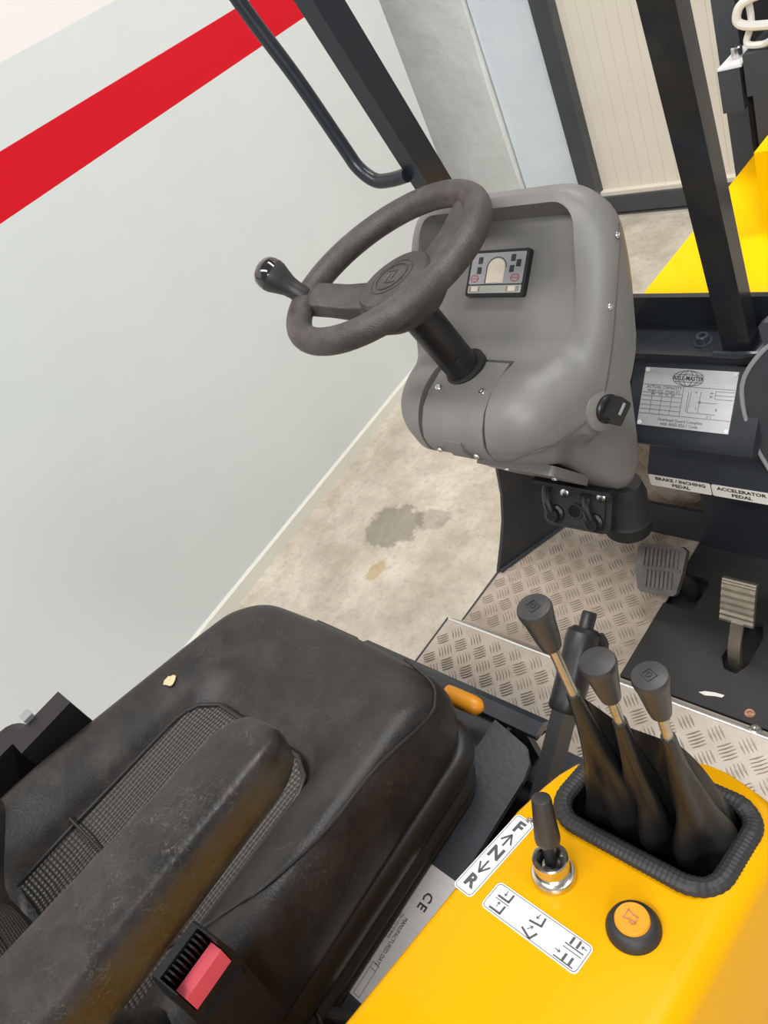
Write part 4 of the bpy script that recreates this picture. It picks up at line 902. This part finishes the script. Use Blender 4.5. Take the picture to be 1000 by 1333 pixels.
# labels
kq = frame(V((0, 0, 0.905)), (1, 0, 0), (0, 1, -0.25)); kz = sqrt(1 + 0.0625)
def K(x, y, rot=0.0, h=0.0006): return kq @ Matrix.Translation((x, y * kz, h)) @ Matrix.Rotation(radians(rot), 4, 'Z')
def label(name, mtx, w, h, r, lab):
    bm = NB(); prism(bm, rrect(-w / 2, w / 2, -h / 2, h / 2, r, 4), mtx, -0.0004, 0.0003); o = obj(name, bm, M['sticker'], KC, label=lab, smooth=0)
    strokes('border', [rrect(-w / 2 + 0.0016, w / 2 - 0.0016, -h / 2 + 0.0016, h / 2 - 0.0016, r * 0.7, 4) + [(w / 2 - 0.0016, h / 2 - 0.0016 - r * 0.7)]], 0.0006, mtx @ Matrix.Translation((0, 0, 0.0003)), M['ink_grey'], o, 0.0002)
    return o
lm = K(-0.3895, 0.1375, -3.5)
L1 = label('direction_label', lm, 0.0235, 0.100, 0.005, 'white direction label lettered F N R')
lt = lm @ Matrix.Translation((0, 0, 0.0004))
for s, y in (('F', 0.037), ('N', 0.001), ('R', -0.036)): text('lettering', s, 0.0185, lt @ Matrix.Translation((0, y, 0)), M['ink_grey'], L1, bold=0.0007)
strokes('arrow', [[(0, 0.012), (0, 0.026)], [(-0.006, 0.017), (0, 0.0265), (0.006, 0.017)]], 0.0018, lt, M['ink_grey'], L1)
strokes('arrow', [[(0, -0.010), (0, -0.024)], [(-0.006, -0.015), (0, -0.0245), (0.006, -0.015)]], 0.0018, lt, M['ink_grey'], L1)
fm = K(-0.3165, 0.1015, -2.0)
L2 = label('fork_control_label', fm, 0.105, 0.030, 0.005, 'white label with fork movement symbols')
ft = fm @ Matrix.Translation((0, 0, 0.0004))
def fork(cx, cy, rot=0.0, s=1.0):
    r = radians(rot); q = [(-0.0065, 0.0), (0.0035, 0.0), (0.0035, 0.0085)]
    q = [(-0.0070, -0.0038), (0.0048, -0.0038), (0.0048, 0.0040)]
    return [(cx + s * (x * cos(r) - y * sin(r)), cy + s * (x * sin(r) + y * cos(r))) for x, y in q]
def arrow(cx, cy, dx, dy, ln=0.005):
    a = (cx - dx * ln / 2, cy - dy * ln / 2); b = (cx + dx * ln / 2, cy + dy * ln / 2); n = (-dy, dx)
    return [[a, b], [(b[0] - dx * 0.0018 + n[0] * 0.0014, b[1] - dy * 0.0018 + n[1] * 0.0014), b, (b[0] - dx * 0.0018 - n[0] * 0.0014, b[1] - dy * 0.0018 - n[1] * 0.0014)]]
for q in (fork(-0.037, 0.0065), fork(-0.037, -0.0070), fork(0.000, 0.0055, 8), fork(0.000, -0.0075, -22)): strokes('fork_symbol', [q], 0.0019, ft, M['ink_grey'], L2)
for q in (arrow(-0.039, 0.0085, 0, -1), arrow(-0.039, -0.0045, 0, 1), arrow(-0.002, 0.0085, -0.2, -1), arrow(-0.002, -0.0045, 0.6, 0.9), arrow(0.046, 0.0085, -1, 0), arrow(0.0285, -0.0060, 1, 0)): strokes('arrow', q, 0.0006, ft, M['ink_grey'], L2)
for q in ([(-0.045, -0.0003), (-0.030, -0.0003)], [(0.030, 0.0), (0.048, 0.0)]): strokes('divider_line', [q], 0.0006, ft, M['ink_grey'], L2)
for q in ([(0.034, 0.0055), (0.034, 0.0115)], [(0.0405, 0.0055), (0.0405, 0.0115)], [(0.0365, -0.0100), (0.0365, -0.0045)], [(0.043, -0.0100), (0.043, -0.0045)]): strokes('fork_bar', [q], 0.0022, ft, M['ink_grey'], L2)
for q in ([(0.030, 0.0035), (0.048, 0.0035)], [(0.028, -0.0115), (0.047, -0.0115)]): strokes('base_line', [q], 0.0010, ft, M['ink_grey'], L2)
screw(KC, K(-0.397, -0.068, 0, 0)@V((0, 0, 0)), (0, 0.25, 1), 0.006, M['rust'], 0.003)
screw(KC, K(-0.383, 0.186, 0, 0)@V((0, 0, 0)), (0, 0.25, 1), 0.0035, M['steel'], 0.002)

# direction selector in its chromed collar
GS = thing('direction_selector', (-0.330, 0.151, 0.868), 'short black direction lever in a chromed round collar', 'lever')
gf = K(-0.330, 0.151, 0, 0.0)
bm = NB(); lathe(bm, [(0.0215, 0), (0.0215, 0.004), (0.0200, 0.0065), (0.0180, 0.007)], gf, 32); CL = obj('collar', bm, M['steel'], GS, label='chromed collar')
bm = NB(); lathe(bm, [(0.0175, 0.006), (0.0180, 0.011), (0.0165, 0.013), (0.0165, 0.016), (0.0168, 0.026), (0.0158, 0.0275), (0.0125, 0.0265), (0.0105, 0.021), (0.0085, 0.017), (0.0, 0.016)], gf, 32, True, False); obj('cup', bm, M['steel'], CL)
g0 = gf @ V((0, 0, 0.016)); g1 = V((-0.337, 0.186, 0.952)); gd = (g1 - g0)
L = gd.length; gm = axis_frame(g0, gd)
bm = NB(); lathe(bm, [(0.006, 0.0), (0.006, L * 0.34)], gm, 14); obj('stem', bm, M['black_plastic'], GS)
bm = NB(); lathe(bm, [(0.0062, L * 0.28), (0.0075, L * 0.30), (0.0115, L * 0.36), (0.0120, L * 0.42), (0.0105, L * 0.70), (0.0092, L * 0.96), (0.0088, L * 0.99), (0.0070, L)], gm, 24); obj('grip', bm, M['knob_plastic'], GS)
bm = NB()
for a in (20, 110, 200, 290):
    m = gf @ Matrix.Rotation(radians(a), 4, 'Z'); box(bm, 0.0095, 0.0150, -0.0035, 0.0035, 0.012, 0.0262, m)
obj('cup_notch', bm, M['matte_black'], CL)

# horn button
HB = thing('horn_button', (-0.246, 0.147, 0.868), 'orange push button in a black rubber cone', 'button')
hf = K(-0.246, 0.147, 0, 0.0)
bm = NB(); lathe(bm, [(0.0235, 0), (0.0235, 0.003), (0.0210, 0.0085), (0.0178, 0.0120), (0.0158, 0.0125)], hf, 36); obj('housing', bm, M['rubber'], HB)
bm = NB(); lathe(bm, [(0.0150, 0.010), (0.0150, 0.0145), (0.0140, 0.016), (0.0090, 0.0156), (0.0, 0.0153)], hf, 36, True, False); BT = obj('button', bm, M['orange'], HB, label='orange button with horn symbol')
hh = hf @ Matrix.Translation((0, 0, 0.0158))
strokes('horn_symbol', [[(-0.006, -0.004), (-0.001, -0.002), (0.004, -0.002), (0.004, 0.003), (-0.001, 0.003), (-0.006, 0.005), (-0.006, -0.004)], ell(0.002, -0.002, 0.003, 0.003, 8, 180, 360)], 0.0008, hh, M['rust'], BT)

# three hydraulic levers and their leather gaiter
LEV = [((-0.316, 0.252, 0.80), (-0.317, 0.256, 1.154), 0.0142, 'tallest grey knobbed hydraulic lever with square mark, nearest the seat'),
       ((-0.284, 0.254, 0.80), (-0.284, 0.264, 1.090), 0.0152, 'grey knobbed hydraulic lever with plain top, in the middle of the three'),
       ((-0.242, 0.256, 0.80), (-0.242, 0.268, 1.089), 0.0145, 'grey knobbed hydraulic lever with square mark, nearest the accelerator pedal')]
for i, (a, b, rk, lab) in enumerate(LEV):
    a, b = V(a), V(b); d = (b - a); L = d.length; m = axis_frame(b, d)
    LT = thing('hydraulic_lever', tuple(a), lab, 'lever', 'hydraulic levers in the gaiter')
    bm = NB(); lathe(bm, [(0.0045, -L), (0.0045, -0.04)], m, 14); obj('stem', bm, M['worn_steel'], LT)
    bm = NB(); lathe(bm, [(0.0072, -0.050), (0.0086, -0.049), (0.0100, -0.040), (rk * 0.88, -0.014), (rk * 0.97, -0.007), (rk, -0.004), (rk * 0.985, -0.0015), (rk * 0.93, 0.0003), (rk * 0.5, 0.0015), (0.0, 0.0018)], m, 32, True, False); KNB = obj('knob', bm, M['knob_plastic'], LT)
    if i != 1:
        xd = V((1, 0, 0)); kn = frame(b, (0.9, -0.45, 0), d.cross(V((0.9, -0.45, 0)))) ; kn = kn @ Matrix.Translation((0, 0, 0.0016))
        strokes('mark', [[(-0.0062, -0.004), (0.0045, -0.004), (0.0045, 0.004), (-0.0045, 0.004), (-0.0045, -0.004)], ell(0, 0, 0.0020, 0.0020, 10)], 0.0009, kn, M['knob_plastic'], KNB, 0.0008)
GA = thing('lever_gaiter', (-0.29, 0.257, 0.71), 'crumpled black leather gaiter around the three hydraulic levers', 'gaiter')
bm = NB()
TX = [0.0, 0.13, 0.26, 0.40, 0.52, 0.66, 0.78, 0.90, 1.0]
APEX = [(-0.350, 0.262, 0.80), (-0.338, 0.268, 0.93), (-0.318, 0.262, 1.02), (-0.300, 0.280, 0.955), (-0.286, 0.268, 0.985), (-0.266, 0.285, 0.95), (-0.246, 0.272, 0.985), (-0.228, 0.285, 0.90), (-0.216, 0.27, 0.80)]
nt_, ns_ = 72, 40; rows = []
for i in range(nt_ + 1):
    t = i / nt_; ap = [interp(TX, [q[k] for q in APEX], t) for k in range(3)]
    xb = -0.362 + 0.151 * t; row = []
    for j in range(ns_ + 1):
        s = j / ns_; e = 1 - abs(2 * s - 1)                 # 0 at the skirts, 1 on the ridge
        y0 = 0.212 if s < 0.5 else 0.304
        h = e ** 1.25
        wr = 0.0045 * sin(t * 31 + s * 9 + 2 * sin(s * 5)) * sin(pi * e) + 0.003 * sin(t * 55 - s * 21) * sin(pi * e)
        x = xb + (ap[0] - xb) * h; y = y0 + (ap[1] - y0) * (e ** 0.62); z = 0.765 + (ap[2] - 0.765) * h
        row.append((x, y + wr * (-1 if s < 0.5 else 1), z + wr * 0.6))
    rows.append(row)
loft(bm, rows, False, False, closed=False); obj('skirt', bm, M['gaiter'], GA, smooth=80, recalc=False)
for i, (a, b, rk, lab) in enumerate(LEV):
    a, b = V(a), V(b); d = (b - a).normalized(); top = b - d * (0.117, 0.084, 0.083)[i]
    bot = (V((-0.322, 0.250, 0.77)), V((-0.284, 0.252, 0.77)), V((-0.240, 0.256, 0.77)))[i]
    rings = []; ax = axis_frame((0, 0, 0), d)
    for k in range(25):
        u = k / 24; c = top.lerp(bot, u); rr = 0.0062 + 0.010 * u + 0.024 * u ** 2
        ring = []
        for q in range(28):
            an = 2 * pi * q / 28; f = 1 + (0.24 * sin(3 * an + i * 2 + u * 4) + 0.13 * sin(5 * an - u * 7 + i)) * min(1, u * 1.8) + 0.12 * sin(u * 15 + an * 2 + i) * min(1, u * 1.5)
            ring.append(c + ax.to_3x3() @ V((rr * f * cos(an), rr * f * sin(an), 0)))
        rings.append(ring)
    bm = NB(); loft(bm, rings, True, True); obj('sleeve', bm, M['gaiter'], GA, smooth=80)

# ------------------------------------------------------------------ PARKING BRAKE, PEDALS
PB = thing('parking_brake', (-0.47, 0.25, 0.67), 'black hand brake lever with a push button tip', 'brake lever')
b0, b1 = V((-0.47, 0.255, 0.687)), V((-0.472, 0.443, 0.819)); bd = (b1 - b0).normalized(); BL = (b1 - b0).length
bmx = frame(b0, bd, V((1, 0, 0)).cross(bd)); bm = NB(); box(bm, -0.05, BL * 0.6, -0.017, 0.017, -0.009, 0.009, frame(b0, bd, bd.cross(V((1, 0, 0))))); bevel(bm, 0.003, 2); obj('arm', bm, M['black_plastic'], PB)
bm = NB(); lathe(bm, [(0.0205, BL * 0.53), (0.0220, BL * 0.545), (0.0215, BL * 0.60), (0.0215, BL * 0.86), (0.0225, BL * 0.92), (0.0215, BL * 0.975), (0.015, BL)], axis_frame(b0, bd), 24); obj('grip', bm, M['black_plastic'], PB)
bm = NB(); lathe(bm, [(0.0095, BL), (0.0095, BL + 0.018), (0.0085, BL + 0.021)], axis_frame(b0, bd), 16); obj('release_button', bm, M['black_plastic'], PB)
bm = NB(); tube(bm, smooth_path([b0 + bd * BL * 0.86 + V((0.012, 0.004, -0.008)), b0 + bd * BL * 0.93 + V((0.022, 0.006, -0.012)), b0 + bd * BL * 0.99 + V((0.016, 0.0, -0.006))], 4), 0.008, 10); obj('finger_stop', bm, M['black_plastic'], PB)

BP = thing('brake_pedal', (-0.60, 0.86, 0.34), 'ribbed black rubber brake pedal above the checker plate', 'pedal')
bpf = frame(V((-0.632, 0.826, 0.445)), (0.98, 0.12, 0.05), (0.04, 0.75, 0.62))
bm = NB(); prism(bm, [(-0.046, 0.040), (-0.040, 0.048), (0.038, 0.048), (0.048, 0.040), (0.044, 0.0), (0.036, -0.040), (0.030, -0.046), (-0.032, -0.046), (-0.040, -0.038), (-0.047, 0.0)], bpf, -0.012, 0.004); bevel(bm, 0.005, 3, 40); obj('pad', bm, M['pedal_rubber'], BP)
for k in range(9):
    x = -0.032 + k * 0.008
    for y0, y1 in ((0.006, 0.040), (-0.034, -0.002)):
        if y0 < 0 and abs(x) > 0.029: continue
        bm = NB(); box(bm, x - 0.0024, x + 0.0024, y0, y1, 0.003, 0.0075, bpf); bevel(bm, 0.0012, 1); obj('tread_rib', bm, M['pedal_rubber'], BP)
bm = NB(); box(bm, -0.040, 0.040, 0.0005, 0.0035, 0.003, 0.0075, bpf); obj('cross_rib', bm, M['pedal_rubber'], BP)
bm = NB(); tube(bm, smooth_path([bpf @ V((0.012, -0.01, -0.010)), bpf @ V((0.03, -0.015, -0.035)), (-0.598, 0.850, 0.385), (-0.602, 0.862, 0.335)], 5), 0.011, 10, flat=1.4); obj('arm', bm, M['matte_black'], BP)

APD = thing('accelerator_pedal', (-0.466, 0.76, 0.34), 'bare metal ribbed accelerator pedal on a curved arm', 'pedal')
pa = [(0.800, 0.505), (0.794, 0.497), (0.782, 0.474), (0.771, 0.452), (0.762, 0.434)]
ridge = []; off = 0.004
bm = NB(); outer = []; n = 16
for k in range(n + 1):
    u = k / n; i = min(3, int(u * 4)); t = u * 4 - i; y = pa[i][0] + (pa[i + 1][0] - pa[i][0]) * t; z = pa[i][1] + (pa[i + 1][1] - pa[i][1]) * t
    d = 0.0017 if k % 2 else 0.0; outer.append((y - d * 0.9, z + d * 0.45))
prof = outer + [(y + 0.007, z - 0.003) for y, z in reversed(pa)]
xprism(bm, prof, -0.494, -0.437); obj('pad', bm, M['worn_steel'], APD, smooth=10)
bm = NB(); ap = smooth_path([(-0.462, 0.764, 0.440), (-0.463, 0.752, 0.420), (-0.465, 0.742, 0.395), (-0.466, 0.735, 0.365), (-0.467, 0.738, 0.335)], 5)
rings = [[(p.x - 0.0105, p.y - 0.004, p.z - 0.001), (p.x + 0.0105, p.y - 0.004, p.z - 0.001), (p.x + 0.0105, p.y + 0.006, p.z + 0.002), (p.x - 0.0105, p.y + 0.006, p.z + 0.002)] for p in ap]
loft(bm, rings); obj('arm', bm, M['worn_steel'], APD)

for o in SC.objects:
    if '_root' in o: del o['_root']
